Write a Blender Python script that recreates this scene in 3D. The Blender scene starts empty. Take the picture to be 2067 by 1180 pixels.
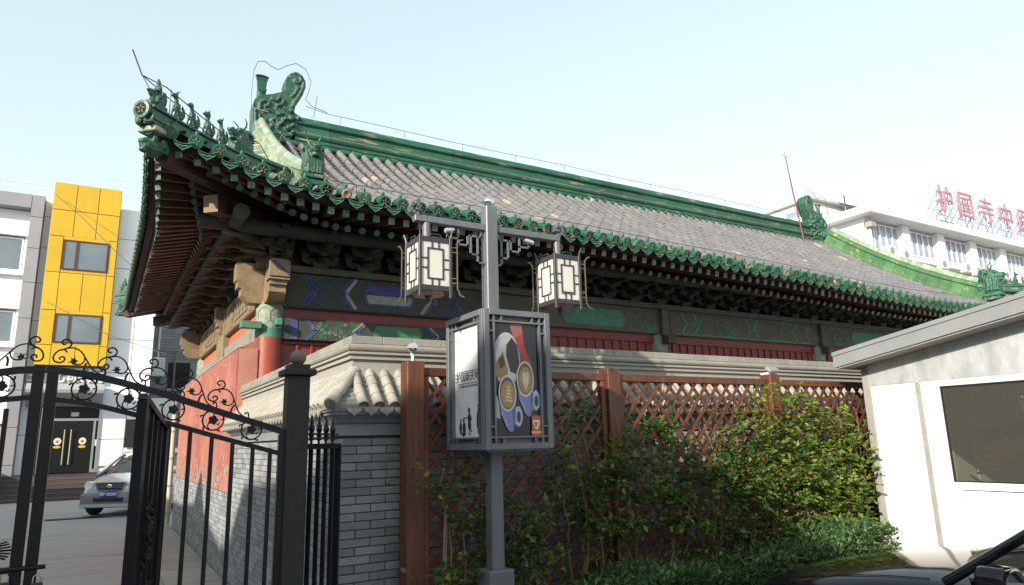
import bpy, bmesh, math, random
from mathutils import Matrix, Vector
random.seed(7)
S = bpy.context.scene
COL = S.collection
R = math.radians

# ------------------------------------------------------------------ camera
YAW, PITCH, ROLL, FPX, EYE = R(30.79), R(12.14), R(-1.5), 1390.7, 1.7
_f = Vector((math.sin(YAW)*math.cos(PITCH), math.cos(YAW)*math.cos(PITCH), math.sin(PITCH)))
_r = Vector((math.cos(YAW), -math.sin(YAW), 0.0))
_u = _r.cross(_f)
_rt = _r*math.cos(ROLL) + _u*math.sin(ROLL)
_up = -_r*math.sin(ROLL) + _u*math.cos(ROLL)
cd = bpy.data.cameras.new('camera'); cam = bpy.data.objects.new('camera', cd); COL.objects.link(cam)
cam.matrix_world = Matrix(((_rt.x, _up.x, -_f.x, 0), (_rt.y, _up.y, -_f.y, 0), (_rt.z, _up.z, -_f.z, EYE), (0, 0, 0, 1)))
cd.sensor_width = 36.0; cd.lens = 36.0*FPX/2067.0; cd.clip_start = 0.05; cd.clip_end = 4000
S.camera = cam

# ------------------------------------------------------------------ sky, sun, exposure
TO_SUN = Vector((-0.84, -0.45, 0.395)).normalized()
SUN_EL = math.asin(TO_SUN.z)
SUN_AZ = math.atan2(TO_SUN.x, TO_SUN.y)
w = bpy.data.worlds.new('World'); S.world = w; w.use_nodes = True
nt = w.node_tree; bg = nt.nodes['Background']
sky = nt.nodes.new('ShaderNodeTexSky'); sky.sky_type = 'NISHITA'; sky.sun_disc = False
sky.sun_elevation = SUN_EL; sky.sun_rotation = SUN_AZ
sky.air_density = 1.0; sky.dust_density = 2.0; sky.ozone_density = 1.5; sky.altitude = 50
hs = nt.nodes.new('ShaderNodeHueSaturation'); hs.inputs['Hue'].default_value = 0.455; hs.inputs['Saturation'].default_value = 0.68; hs.inputs['Value'].default_value = 2.05
gm = nt.nodes.new('ShaderNodeGamma'); gm.inputs[1].default_value = 0.5; nt.links.new(sky.outputs[0], gm.inputs[0])
nt.links.new(gm.outputs[0], hs.inputs['Color']); nt.links.new(hs.outputs[0], bg.inputs[0]); bg.inputs[1].default_value = 0.15
sl = bpy.data.lights.new('sun', 'SUN'); sl.energy = 4.0; sl.angle = R(0.6); sl.color = (1.0, 0.90, 0.76)
sun = bpy.data.objects.new('sun', sl); COL.objects.link(sun)
sun.rotation_euler = (-TO_SUN).to_track_quat('-Z', 'Y').to_euler()
S.view_settings.view_transform = 'Standard'; S.view_settings.look = 'None'
S.view_settings.exposure = 0.95; S.view_settings.gamma = 1.0; S.view_settings.use_curve_mapping = False
S.render.resolution_x, S.render.resolution_y = 1024, 584

# ------------------------------------------------------------------ objects
WM = {}
def _place(o, parent, M):
    COL.objects.link(o)
    if parent is not None:
        o.parent = parent; o.matrix_parent_inverse = WM[parent.name].inverted()
    o.matrix_basis = M; WM[o.name] = M
def mk(name, mesh, parent=None, M=None):
    o = bpy.data.objects.new(name, mesh); _place(o, parent, M.copy() if M is not None else Matrix()); return o
def thing(name, label, cat, loc=(0, 0, 0), group=None, M=None):
    o = bpy.data.objects.new(name, None); o.empty_display_size = 0.2
    _place(o, None, M.copy() if M is not None else Matrix.Translation(loc)); tag(o, label, cat, group); return o
def tag(o, label=None, cat=None, group=None, kind=None):
    if label: o['label'] = label
    if cat: o['category'] = cat
    if group: o['group'] = group
    if kind: o['kind'] = kind
    return o
def T(x, y, z): return Matrix.Translation((x, y, z))
def RX(a): return Matrix.Rotation(a, 4, 'X')
def RY(a): return Matrix.Rotation(a, 4, 'Y')
def RZ(a): return Matrix.Rotation(a, 4, 'Z')
def SC(x, y, z): return Matrix.Diagonal((x, y, z, 1))
def frame(o, x, y, z=None):
    """matrix with local X along x, local Y near y, origin o"""
    x = Vector(x).normalized(); z = x.cross(Vector(y)).normalized(); y = z.cross(x)
    return Matrix(((x.x, y.x, z.x, o[0]), (x.y, y.y, z.y, o[1]), (x.z, y.z, z.z, o[2]), (0, 0, 0, 1)))

class MB:
    def __init__(s): s.v = []; s.f = []; s.m = []; s.M = None
    def add(s, vs, fs, mi=0):
        b = len(s.v)
        if s.M is not None: vs = [s.M @ Vector(p) for p in vs]
        s.v += [tuple(p) for p in vs]
        for f in fs: s.f.append([b+i for i in f]); s.m.append(mi)
        return s
    def box(s, x0, x1, y0, y1, z0, z1, mi=0):
        return s.add([(x, y, z) for z in (z0, z1) for y in (y0, y1) for x in (x0, x1)],
                     [(0, 2, 3, 1), (4, 5, 7, 6), (0, 1, 5, 4), (2, 6, 7, 3), (0, 4, 6, 2), (1, 3, 7, 5)], mi)
    def cbox(s, x0, x1, y0, y1, z0, z1, c=0.004, mi=0):
        lo, hi = (x0, y0, z0), (x1, y1, z1); vs = []; ix = {}
        for sx in (0, 1):
            for sy in (0, 1):
                for sz in (0, 1):
                    g = (sx, sy, sz)
                    for a in range(3):
                        p = []
                        for k in range(3):
                            e = hi[k] if g[k] else lo[k]
                            if k != a: e += -c if g[k] else c
                            p.append(e)
                        ix[g+(a,)] = len(vs); vs.append(p)
        fs = []
        for a in range(3):
            b, d = [k for k in range(3) if k != a]
            for sg in (0, 1):
                q = []
                for (i, j) in ((0, 0), (1, 0), (1, 1), (0, 1)):
                    g = [0, 0, 0]; g[a] = sg; g[b] = i; g[d] = j; q.append(ix[tuple(g)+(a,)])
                fs.append(q)
        for a, b in ((0, 1), (0, 2), (1, 2)):
            d = 3-a-b
            for i in (0, 1):
                for j in (0, 1):
                    g0 = [0, 0, 0]; g0[a] = i; g0[b] = j; g1 = list(g0); g1[d] = 1
                    fs.append((ix[tuple(g0)+(a,)], ix[tuple(g0)+(b,)], ix[tuple(g1)+(b,)], ix[tuple(g1)+(a,)]))
        for g in {k[:3] for k in ix}: fs.append([ix[g+(a,)] for a in range(3)])
        return s.add(vs, fs, mi)
    def tube(s, pts, r, n=6, mi=0, caps=True, closed=False):
        pts = [Vector(p) for p in pts]; m = len(pts)
        rs = r if isinstance(r, (list, tuple)) else [r]*m
        vs = []; fs = []; prev = None
        for i, p in enumerate(pts):
            a = pts[(i-1) % m] if (closed or i > 0) else p
            b = pts[(i+1) % m] if (closed or i < m-1) else p
            t = (b-a)
            t = t.normalized() if t.length > 1e-9 else Vector((0, 0, 1))
            if prev is None:
                n1 = t.cross(Vector((0, 0, 1)) if abs(t.z) < 0.9 else Vector((1, 0, 0))).normalized()
            else:
                n1 = (prev - t*prev.dot(t)).normalized()
            n2 = t.cross(n1); prev = n1
            for k in range(n):
                an = 2*math.pi*(k+0.5)/n
                vs.append(p + (n1*math.cos(an)+n2*math.sin(an))*rs[i])
        for i in range(m if closed else m-1):
            j = (i+1) % m
            for k in range(n):
                l = (k+1) % n; fs.append((i*n+k, i*n+l, j*n+l, j*n+k))
        if caps and not closed: fs += [list(range(n))[::-1], [(m-1)*n+k for k in range(n)]]
        return s.add(vs, fs, mi)
    def bar(s, a, b, w, h, up=(0, 0, 1), mi=0):
        """rectangular bar a->b; w across, h along 'up'"""
        a, b = Vector(a), Vector(b); t = (b-a).normalized(); sd = t.cross(Vector(up)).normalized(); u = sd.cross(t)
        vs = [p + sd*(w/2*i) + u*(h/2*j) for p in (a, b) for (i, j) in ((-1, -1), (1, -1), (1, 1), (-1, 1))]
        return s.add(vs, [(3, 2, 1, 0), (4, 5, 6, 7), (0, 1, 5, 4), (1, 2, 6, 5), (2, 3, 7, 6), (3, 0, 4, 7)], mi)
    def prism(s, poly, fn, d0, d1, mi=0, mi2=None):
        """poly of (a,b); fn(a,b,d)->point; extruded from d0 to d1"""
        n = len(poly)
        vs = [fn(a, b, d0) for a, b in poly] + [fn(a, b, d1) for a, b in poly]
        s.add(vs, [list(range(n))[::-1], list(range(n, 2*n))], mi)
        b0 = len(s.v)-2*n
        for i in range(n):
            j = (i+1) % n; s.f.append([b0+i, b0+j, b0+n+j, b0+n+i]); s.m.append(mi if mi2 is None else mi2)
        return s
    def lathe(s, prof, c=(0, 0, 0), n=16, mi=0, ax='z'):
        vs = []; fs = []
        for r, z in prof:
            for k in range(n):
                a = 2*math.pi*k/n; x, y = r*math.cos(a), r*math.sin(a)
                p = (x, y, z) if ax == 'z' else ((x, z, y) if ax == 'y' else (z, x, y))
                vs.append((c[0]+p[0], c[1]+p[1], c[2]+p[2]))
        m = len(prof)
        for i in range(m-1):
            for k in range(n):
                l = (k+1) % n; fs.append((i*n+k, i*n+l, (i+1)*n+l, (i+1)*n+k))
        fs += [list(range(n))[::-1], [(m-1)*n+k for k in range(n)]]
        return s.add(vs, fs, mi)
    def ell(s, c, r, n=10, m=6, Q=None, mi=0):
        vs = []; fs = []
        for i in range(m+1):
            t = math.pi*i/m
            for k in range(n):
                a = 2*math.pi*k/n
                p = Vector((r[0]*math.sin(t)*math.cos(a), r[1]*math.sin(t)*math.sin(a), r[2]*math.cos(t)))
                if Q is not None: p = Q @ p
                vs.append((c[0]+p.x, c[1]+p.y, c[2]+p.z))
        for i in range(m):
            for k in range(n):
                l = (k+1) % n; fs.append((i*n+k, (i+1)*n+k, (i+1)*n+l, i*n+l))
        return s.add(vs, fs, mi)
    def sweep(s, prof, pts, up=(0, 0, 1), mi=0, caps=True, closed_prof=True):
        """prof of (side, up) swept along pts; side = t x up"""
        pts = [Vector(p) for p in pts]; n = len(prof); m = len(pts); vs = []; fs = []
        for i, p in enumerate(pts):
            t = (pts[min(i+1, m-1)]-pts[max(i-1, 0)]).normalized()
            sd = t.cross(Vector(up)).normalized(); u = sd.cross(t)
            vs += [p+sd*a+u*b for a, b in prof]
        for i in range(m-1):
            for k in range(n if closed_prof else n-1):
                l = (k+1) % n; fs.append((i*n+k, i*n+l, (i+1)*n+l, (i+1)*n+k))
        if caps and closed_prof: fs += [list(range(n))[::-1], [(m-1)*n+k for k in range(n)]]
        return s.add(vs, fs, mi)
    def mesh(s, name, mats, smooth=None, recalc=True):
        me = bpy.data.meshes.new(name); me.from_pydata(s.v, [], s.f)
        for mt in (mats if isinstance(mats, (list, tuple)) else [mats]): me.materials.append(mt)
        me.polygons.foreach_set('material_index', s.m)
        if recalc:
            bm = bmesh.new(); bm.from_mesh(me); bmesh.ops.recalc_face_normals(bm, faces=bm.faces); bm.to_mesh(me); bm.free()
        if smooth is not None:
            me.polygons.foreach_set('use_smooth', [True]*len(me.polygons)); me.set_sharp_from_angle(angle=R(smooth))
        me.update(); return me
    def build(s, name, mats, parent=None, M=None, smooth=None, recalc=True):
        return mk(name, s.mesh(name, mats, smooth, recalc), parent, M)

def blob(mb, mats, voxel, smooth_it=2):
    """melt overlapping shapes of mb into one continuous mesh"""
    me = mb.mesh('tmp', mats); o = bpy.data.objects.new('tmp', me); COL.objects.link(o)
    md = o.modifiers.new('r', 'REMESH'); md.mode = 'VOXEL'; md.voxel_size = voxel; md.use_smooth_shade = True
    if smooth_it:
        m2 = o.modifiers.new('s', 'SMOOTH'); m2.iterations = smooth_it; m2.factor = 0.5
    dg = bpy.context.evaluated_depsgraph_get(); dg.update()
    out = bpy.data.meshes.new_from_object(o.evaluated_get(dg))
    bpy.data.objects.remove(o); bpy.data.meshes.remove(me)
    out.materials.clear()
    for mt in (mats if isinstance(mats, (list, tuple)) else [mats]): out.materials.append(mt)
    return out
def text_mesh(body, size, depth, mat, shear=0.0, bold=0.0):
    c = bpy.data.curves.new('t', 'FONT'); c.body = body; c.size = size; c.extrude = depth/2; c.align_x = 'CENTER'; c.align_y = 'CENTER'
    c.offset = bold; c.resolution_u = 3
    o = bpy.data.objects.new('t', c); COL.objects.link(o)
    dg = bpy.context.evaluated_depsgraph_get(); dg.update()
    me = bpy.data.meshes.new_from_object(o.evaluated_get(dg)); bpy.data.objects.remove(o); bpy.data.curves.remove(c)
    me.materials.clear(); me.materials.append(mat); return me

# ------------------------------------------------------------------ materials
def mat(name, col, rough=0.6, metal=0.0, col2=None, scale=3.0, amt=0.5, bump=0.0, bscale=None, obj_var=0.0, isl_var=0.0,
        stretch=(1, 1, 1), col3=None, scale3=1.0, thr3=(0.55, 0.65), spec=0.5, coat=0.0, trans=0.0, sub=None, rvar=0.0, detail=5.0):
    m = bpy.data.materials.new(name); m.use_nodes = True; t = m.node_tree; N = t.nodes; L = t.links
    b = N['Principled BSDF']; b.inputs['Roughness'].default_value = rough; b.inputs['Metallic'].default_value = metal
    b.inputs['Specular IOR Level'].default_value = spec
    if coat: b.inputs['Coat Weight'].default_value = coat; b.inputs['Coat Roughness'].default_value = 0.05
    if trans: b.inputs['Transmission Weight'].default_value = trans
    def rgb(c): return (c[0], c[1], c[2], 1)
    geo = N.new('ShaderNodeNewGeometry'); mp = N.new('ShaderNodeMapping'); mp.inputs['Scale'].default_value = stretch
    L.new(geo.outputs['Position'], mp.inputs['Vector'])
    def noise(sc, det=detail, rg=0.6):
        n = N.new('ShaderNodeTexNoise'); n.inputs['Scale'].default_value = sc; n.inputs['Detail'].default_value = det
        n.inputs['Roughness'].default_value = rg; L.new(mp.outputs[0], n.inputs['Vector']); return n
    cur = None
    if col2 is not None:
        n = noise(scale); rp = N.new('ShaderNodeMapRange'); rp.inputs[1].default_value = 0.5-0.25*amt-0.05; rp.inputs[2].default_value = 0.5+0.25*(1-amt)+0.1
        L.new(n.outputs[0], rp.inputs[0])
        mx = N.new('ShaderNodeMix'); mx.data_type = 'RGBA'; mx.inputs[6].default_value = rgb(col); mx.inputs[7].default_value = rgb(col2)
        L.new(rp.outputs[0], mx.inputs[0]); cur = mx.outputs[2]
        if rvar:
            ra = N.new('ShaderNodeMath'); ra.operation = 'MULTIPLY_ADD'; ra.inputs[1].default_value = rvar; ra.inputs[2].default_value = rough
            L.new(rp.outputs[0], ra.inputs[0]); L.new(ra.outputs[0], b.inputs['Roughness'])
    if col3 is not None:
        n = noise(scale3, 8.0, 0.65); rp = N.new('ShaderNodeMapRange'); rp.inputs[1].default_value = thr3[0]; rp.inputs[2].default_value = thr3[1]
        L.new(n.outputs[0], rp.inputs[0])
        mx = N.new('ShaderNodeMix'); mx.data_type = 'RGBA'; mx.inputs[7].default_value = rgb(col3)
        if cur is None: mx.inputs[6].default_value = rgb(col)
        else: L.new(cur, mx.inputs[6])
        L.new(rp.outputs[0], mx.inputs[0]); cur = mx.outputs[2]
    for var, src in ((obj_var, 'o'), (isl_var, 'i')):
        if var:
            if src == 'o': r = N.new('ShaderNodeObjectInfo').outputs['Random']
            else: r = geo.outputs['Random Per Island']
            rp = N.new('ShaderNodeMapRange'); rp.inputs[3].default_value = 1-var; rp.inputs[4].default_value = 1+var; L.new(r, rp.inputs[0])
            mx = N.new('ShaderNodeMix'); mx.data_type = 'RGBA'; mx.blend_type = 'MULTIPLY'; mx.inputs[0].default_value = 1.0
            if cur is None: mx.inputs[6].default_value = rgb(col)
            else: L.new(cur, mx.inputs[6])
            cm = N.new('ShaderNodeCombineColor')
            for k in range(3): L.new(rp.outputs[0], cm.inputs[k])
            L.new(cm.outputs[0], mx.inputs[7]); cur = mx.outputs[2]
    if cur is None: b.inputs['Base Color'].default_value = rgb(col)
    else: L.new(cur, b.inputs['Base Color'])
    if bump:
        n = noise(bscale or scale*6, 6.0); bp = N.new('ShaderNodeBump'); bp.inputs['Strength'].default_value = bump; bp.inputs['Distance'].default_value = 0.02
        L.new(n.outputs[0], bp.inputs['Height']); L.new(bp.outputs[0], b.inputs['Normal'])
    m.diffuse_color = rgb(col)
    return m
def leaf_mat(name, cols, rough=0.45):
    m = bpy.data.materials.new(name); m.use_nodes = True; t = m.node_tree; N = t.nodes; L = t.links
    b = N['Principled BSDF']; b.inputs['Roughness'].default_value = rough; b.inputs['Specular IOR Level'].default_value = 0.35
    geo = N.new('ShaderNodeNewGeometry'); cr = N.new('ShaderNodeValToRGB'); e = cr.color_ramp.elements
    while len(e) < len(cols): e.new(0.5)
    for i, (p, c) in enumerate(cols): e[i].position = p; e[i].color = (c[0], c[1], c[2], 1)
    L.new(geo.outputs['Random Per Island'], cr.inputs[0]); L.new(cr.outputs[0], b.inputs['Base Color'])
    tr = N.new('ShaderNodeBsdfTranslucent'); L.new(cr.outputs[0], tr.inputs[0]); ms = N.new('ShaderNodeMixShader'); ms.inputs[0].default_value = 0.35
    L.new(b.outputs[0], ms.inputs[1]); L.new(tr.outputs[0], ms.inputs[2]); L.new(ms.outputs[0], N['Material Output'].inputs[0])
    return m
def glass_mat(name, col, alpha_mix=0.6, rough=0.03):
    """tinted pane: part see-through, part mirror"""
    m = bpy.data.materials.new(name); m.use_nodes = True; t = m.node_tree; N = t.nodes; L = t.links
    b = N['Principled BSDF']; b.inputs['Base Color'].default_value = (col[0], col[1], col[2], 1); b.inputs['Roughness'].default_value = rough
    tr = N.new('ShaderNodeBsdfTransparent'); tr.inputs[0].default_value = (0.82, 0.84, 0.78, 1)
    ms = N.new('ShaderNodeMixShader'); ms.inputs[0].default_value = alpha_mix
    L.new(tr.outputs[0], ms.inputs[1]); L.new(b.outputs[0], ms.inputs[2]); L.new(ms.outputs[0], N['Material Output'].inputs[0])
    return m

GLAZE = mat('green_glaze', (0.010, 0.072, 0.043), 0.25, col2=(0.022, 0.105, 0.062), scale=5, amt=0.5, bump=0.25, bscale=14, col3=(0.26, 0.21, 0.13), scale3=5.5, thr3=(0.57, 0.67), rvar=0.3, obj_var=0.2)
CARVE = mat('carved_green_glaze', (0.008, 0.055, 0.034), 0.3, col2=(0.035, 0.125, 0.075), scale=16, amt=0.5, bump=0.9, bscale=26, col3=(0.30, 0.29, 0.19), scale3=14, thr3=(0.60, 0.68), rvar=0.3, obj_var=0.15)
RIDGEG = mat('streaked_green_glaze', (0.009, 0.066, 0.040), 0.26, col2=(0.024, 0.105, 0.06), scale=4, bump=0.3, bscale=10, stretch=(0.45, 1, 3.5), col3=(0.27, 0.22, 0.14), scale3=3.2, thr3=(0.58, 0.66), rvar=0.3, obj_var=0.25)
GLAZE_PALE = mat('weathered_sunlit_green_glaze', (0.11, 0.24, 0.15), 0.4, col2=(0.30, 0.33, 0.24), scale=7, amt=0.5, bump=0.3, bscale=18, col3=(0.42, 0.34, 0.23), scale3=6, thr3=(0.54, 0.6), obj_var=0.2)  # pale tone carries the sunlight on the gable ridge, besides weathering
MEDAL = mat('medallion_relief', (0.05, 0.055, 0.035), 0.6, col2=(0.22, 0.19, 0.12), scale=30, amt=0.6, bump=0.6, bscale=60, obj_var=0.3)
BROKEN = mat('bare_broken_clay', (0.30, 0.22, 0.15), 0.9, col2=(0.14, 0.11, 0.08), scale=30, bump=0.8, bscale=60)
TILE = mat('grey_roof_tile', (0.108, 0.111, 0.118), 0.8, col2=(0.148, 0.147, 0.148), scale=4, bump=0.25, bscale=40, obj_var=0.13, isl_var=0.13, col3=(0.42, 0.34, 0.24), scale3=2.2, thr3=(0.66, 0.72))
PAN = mat('grey_pan_tile', (0.04, 0.04, 0.038), 0.9, col2=(0.09, 0.085, 0.075), scale=12, bump=0.5, bscale=50)
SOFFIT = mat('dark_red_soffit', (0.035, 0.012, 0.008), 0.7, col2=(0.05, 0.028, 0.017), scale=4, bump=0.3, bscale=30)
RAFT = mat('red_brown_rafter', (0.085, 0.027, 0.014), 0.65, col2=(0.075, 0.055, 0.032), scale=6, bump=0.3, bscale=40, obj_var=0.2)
RAFT_END = mat('green_white_rafter_end', (0.04, 0.14, 0.10), 0.6, col2=(0.20, 0.26, 0.21), scale=22, amt=0.6, obj_var=0.35)
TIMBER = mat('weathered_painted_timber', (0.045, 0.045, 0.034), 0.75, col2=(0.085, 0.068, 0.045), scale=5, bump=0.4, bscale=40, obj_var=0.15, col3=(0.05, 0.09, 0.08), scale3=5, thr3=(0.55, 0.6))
GOLD = mat('faded_ochre_timber', (0.25, 0.18, 0.095), 0.7, col2=(0.14, 0.11, 0.068), scale=6, bump=0.45, bscale=30, col3=(0.15, 0.19, 0.14), scale3=5, thr3=(0.58, 0.66), obj_var=0.1)
FADED = mat('faded_beam_paint', (0.115, 0.105, 0.08), 0.8, col2=(0.07, 0.072, 0.057), scale=5, bump=0.4, bscale=40, stretch=(1, 1, 2.5), col3=(0.05, 0.17, 0.125), scale3=1.6, thr3=(0.57, 0.63))
BEAMDARK = mat('dark_green_beam_paint', (0.03, 0.045, 0.036), 0.7, col2=(0.06, 0.055, 0.04), scale=5, bump=0.3, bscale=40)
P_BLUE = mat('blue_pattern_paint', (0.032, 0.038, 0.22), 0.65, col2=(0.06, 0.065, 0.17), scale=14, bump=0.3, col3=(0.11, 0.10, 0.08), scale3=9, thr3=(0.56, 0.62))
P_GREEN = mat('green_pattern_paint', (0.03, 0.19, 0.09), 0.65, col2=(0.06, 0.15, 0.09), scale=12, bump=0.3, col3=(0.11, 0.10, 0.07), scale3=10, thr3=(0.58, 0.64))
P_TEAL = mat('turquoise_pattern_paint', (0.05, 0.25, 0.17), 0.65, col2=(0.05, 0.14, 0.10), scale=14, bump=0.3, col3=(0.12, 0.11, 0.09), scale3=9, thr3=(0.53, 0.6))
P_WHITE = mat('pale_line_paint', (0.34, 0.35, 0.30), 0.7, col2=(0.18, 0.20, 0.17), scale=25)
REDP = mat('red_painted_wood', (0.20, 0.022, 0.022), 0.5, col2=(0.14, 0.022, 0.022), scale=6, bump=0.15, bscale=30)
REDCOL = mat('red_lacquered_column', (0.30, 0.05, 0.028), 0.45, col2=(0.23, 0.045, 0.03), scale=7, bump=0.25, bscale=25, stretch=(1, 1, 0.4))
ORANGE = mat('orange_red_board', (0.48, 0.12, 0.04), 0.6, col2=(0.40, 0.12, 0.05), scale=6)
REDWALL = mat('red_lime_wash', (0.36, 0.145, 0.11), 0.85, col2=(0.25, 0.07, 0.05), scale=2.2, bump=0.3, bscale=20, col3=(0.52, 0.38, 0.30), scale3=6, thr3=(0.62, 0.70))
PINK = mat('pale_red_plaster', (0.42, 0.21, 0.15), 0.85, col2=(0.36, 0.13, 0.09), scale=5)
BRICK = mat('grey_brick', (0.178, 0.196, 0.208), 0.85, col2=(0.24, 0.25, 0.25), scale=6, bump=0.5, bscale=70, obj_var=0.26, isl_var=0.26, col3=(0.09, 0.095, 0.095), scale3=3, thr3=(0.55, 0.7))
MORTAR = mat('dark_mortar', (0.05, 0.052, 0.052), 0.95, bump=0.3, bscale=60)
STONE = mat('grey_cast_moulding', (0.27, 0.26, 0.225), 0.85, col2=(0.20, 0.195, 0.17), scale=5, bump=0.35, bscale=50, obj_var=0.07)
PLASTER = mat('grey_lime_plaster', (0.31, 0.295, 0.255), 0.9, col2=(0.27, 0.26, 0.23), scale=3, bump=0.3, bscale=30)
WALLTILE = mat('ash_grey_wall_tile', (0.31, 0.295, 0.255), 0.8, col2=(0.245, 0.235, 0.205), scale=9, bump=0.3, bscale=60, obj_var=0.1, isl_var=0.1)
WOOD = mat('red_brown_stained_wood', (0.13, 0.042, 0.017), 0.5, col2=(0.055, 0.019, 0.010), scale=5, stretch=(6, 6, 0.6), bump=0.25, bscale=25, obj_var=0.15)
GREYSTEEL = mat('grey_painted_steel', (0.125, 0.134, 0.148), 0.42, col2=(0.09, 0.096, 0.106), scale=3, bump=0.08, bscale=60, stretch=(3, 3, 0.7), col3=(0.26, 0.25, 0.235), scale3=9, thr3=(0.63, 0.72))
BLACK = mat('black_painted_iron', (0.004, 0.0045, 0.007), 0.35, col2=(0.008, 0.008, 0.010), scale=6, bump=0.12, bscale=50, spec=0.25)
GRANULAR = mat('dark_rendered_post', (0.020, 0.019, 0.020), 0.75, col2=(0.011, 0.011, 0.012), scale=40, bump=0.4, bscale=90)
WIRE = mat('dark_wire', (0.06, 0.05, 0.07), 0.5)
CHROME = mat('polished_steel', (0.75, 0.75, 0.76), 0.08, 1.0)
# ================================================================== setting
PAVE = mat('grey_lane_paving', (0.27, 0.265, 0.265), 0.85, col2=(0.34, 0.33, 0.32), scale=0.5, bump=0.35, bscale=3.0, stretch=(1, 5, 1), col3=(0.12, 0.12, 0.12), scale3=0.35, thr3=(0.58, 0.7))
PAVE2 = mat('pale_footpath_slab', (0.30, 0.285, 0.26), 0.85, col2=(0.24, 0.225, 0.205), scale=2.5, bump=0.3, bscale=25, obj_var=0.08)
SOIL = mat('bed_soil', (0.06, 0.05, 0.035), 0.95, col2=(0.09, 0.075, 0.05), scale=9, bump=0.8, bscale=30)
g = MB()
for (x0, x1) in ((-1500, -14), (-14, 0.9), (0.9, 30), (30, 1500)):
    for (y0, y1) in ((-1500, -20), (-20, 12), (12, 60), (60, 1500)):
        g.add([(x0, y0, 0), (x1, y0, 0), (x1, y1, 0), (x0, y1, 0)], [(0, 1, 2, 3)])
tag(g.build('ground', PAVE, recalc=False), kind='structure')
fp = thing('footpath', 'narrow pale footpath at the foot of the red wall', 'footpath', (1.1, 12, 0)); fp['kind'] = 'structure'; del fp['category']
slab = {}
for j in range(26):
    y = 6.0+j*0.62
    me = MB().cbox(-0.33, 0.33, -0.3, 0.3, -0.02, 0.06, 0.006).mesh('slab', PAVE2) if j == 0 else me
    mk('slab', me, fp, T(1.22, y, random.uniform(-0.003, 0.003)))
tag(MB().box(2.2, 7.0, 4.02, 5.1, 0.004, 0.11).build('planting_bed', SOIL), kind='structure')
b = MB(); b.box(2.1, 7.05, 3.9, 4.02, 0, 0.14)
tag(b.build('bed_kerb', STONE), kind='structure')
# drain grating set in the lane
dg_ = thing('drain_grating', 'dark slotted drain grating set in the lane near the silver car', 'drain', (-0.4, 22.2, 0))
d = MB(); d.box(-1.0, 0.55, 22.0, 22.05, 0.003, 0.012); d.box(-1.0, 0.55, 22.4, 22.45, 0.003, 0.012); d.build('grating_frame', BLACK, dg_)
me = MB().box(-0.015, 0.015, -0.17, 0.17, 0, 0.01).mesh('slat', BLACK)
for k in range(34): mk('slat', me, dg_, T(-0.97+k*0.045, 22.225, 0.003))

# ================================================================== temple hall
XC = 11.17; YC = 13.7
ZT = [(-0.5, 5.34), (0.2, 5.30), (0.52, 5.22), (0.79, 5.18), (1.07, 5.10), (1.56, 5.0), (2.0, 4.93), (2.5, 4.885), (3.4, 4.872), (5.4, 4.862), (7.2, 4.845), (8.7, 4.79),
      (10, 4.75), (11.5, 4.72), (12.9, 4.67), (14.6, 4.59), (16.5, 4.54), (18, 4.56), (19.5, 4.66), (20.6, 4.85), (21.5, 5.1), (22.2, 5.26), (23, 5.3)]
def tab(t, x):
    for (a, b), (c, d) in zip(t, t[1:]):
        if a <= x <= c: return b+(d-b)*(x-a)/(c-a)
    return t[0][1] if x < t[0][0] else t[-1][1]
def ezf(x): return (tab(ZT, x-0.25)+tab(ZT, x)*2+tab(ZT, x+0.25))/4 if x > 0.8 else tab(ZT, x)
def eyf(x):
    c = max(0, (3-x)/2.8, (x-19.34)/2.8); return 8.4-0.2*c*c
def sdist(y): return min(y-8.2, 19.2-y)
def ezs(y): return tab([(-1, 5.32)]+[(a-0.2, z) for a, z in ZT[1:8]]+[(40, 4.875)], sdist(y))
def exs(y):
    c = max(0, (2.8-sdist(y))/2.8); return 0.3-0.1*c*c
PA = 0.62; ZR = 7.75
def zf(x, y):
    ye = eyf(x); ze = ezf(x)-0.05; t = max(0, (y-ye)/(13.5-ye)); return ze+(ZR-ze)*(PA*t+(1-PA)*t*t)
def zs(x, y):
    xe = exs(y); ze = ezs(y)-0.05; t = max(0, (x-xe)/5.2); return ze+(ZR-ze)*(PA*t+(1-PA)*t*t)
HALL = thing('temple_hall', 'old temple hall with red wall, carved eaves and green edged grey tiled roof', 'temple hall', (2.0, 10.25, 0))
roof = None
SP = 0.262; NR = 83
rows = [XC+(i-41)*SP for i in range(NR)]
def ytop(x):
    if x < 2.35: return 8.2+(x-0.2)
    if x > 2*XC-2.35: return 8.2+(2*XC-0.2-x)
    return 13.45
srows = [YC+(j-20.5)*SP for j in range(42)]
def xtop(y):
    a = sdist(y); return min(0.2+a, 2.3)
# pan tiles: stepped sheet between the barrel rows
pm = MB()
for i in range(NR-1):
    x0, x1 = rows[i], rows[i+1]; yt = max(ytop(x0), ytop(x1)); y0 = (eyf(x0)+eyf(x1))/2+0.09
    n = max(2, int((yt-y0)/0.15)); xm = (x0+x1)/2
    for k in range(n):
        ya, yb = y0+(yt-y0)*k/n, y0+(yt-y0)*(k+1)/n
        vs = []
        for yy, up in ((ya, 0.035), (yb, 0.0)):
            for xx, dz in ((x0, 0.02), (x0+0.07, -0.02), (x1-0.07, -0.02), (x1, 0.02)): vs.append((xx, yy, zf(xx, yy)+dz+up-0.035))
        for xx, dz in ((x0, 0.02), (x0+0.07, -0.02), (x1-0.07, -0.02), (x1, 0.02)): vs.append((xx, ya, zf(xx, ya)+dz-0.06))
        pm.add(vs, [(0, 1, 5, 4), (1, 2, 6, 5), (2, 3, 7, 6), (8, 9, 1, 0), (9, 10, 2, 1), (10, 11, 3, 2)])
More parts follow.
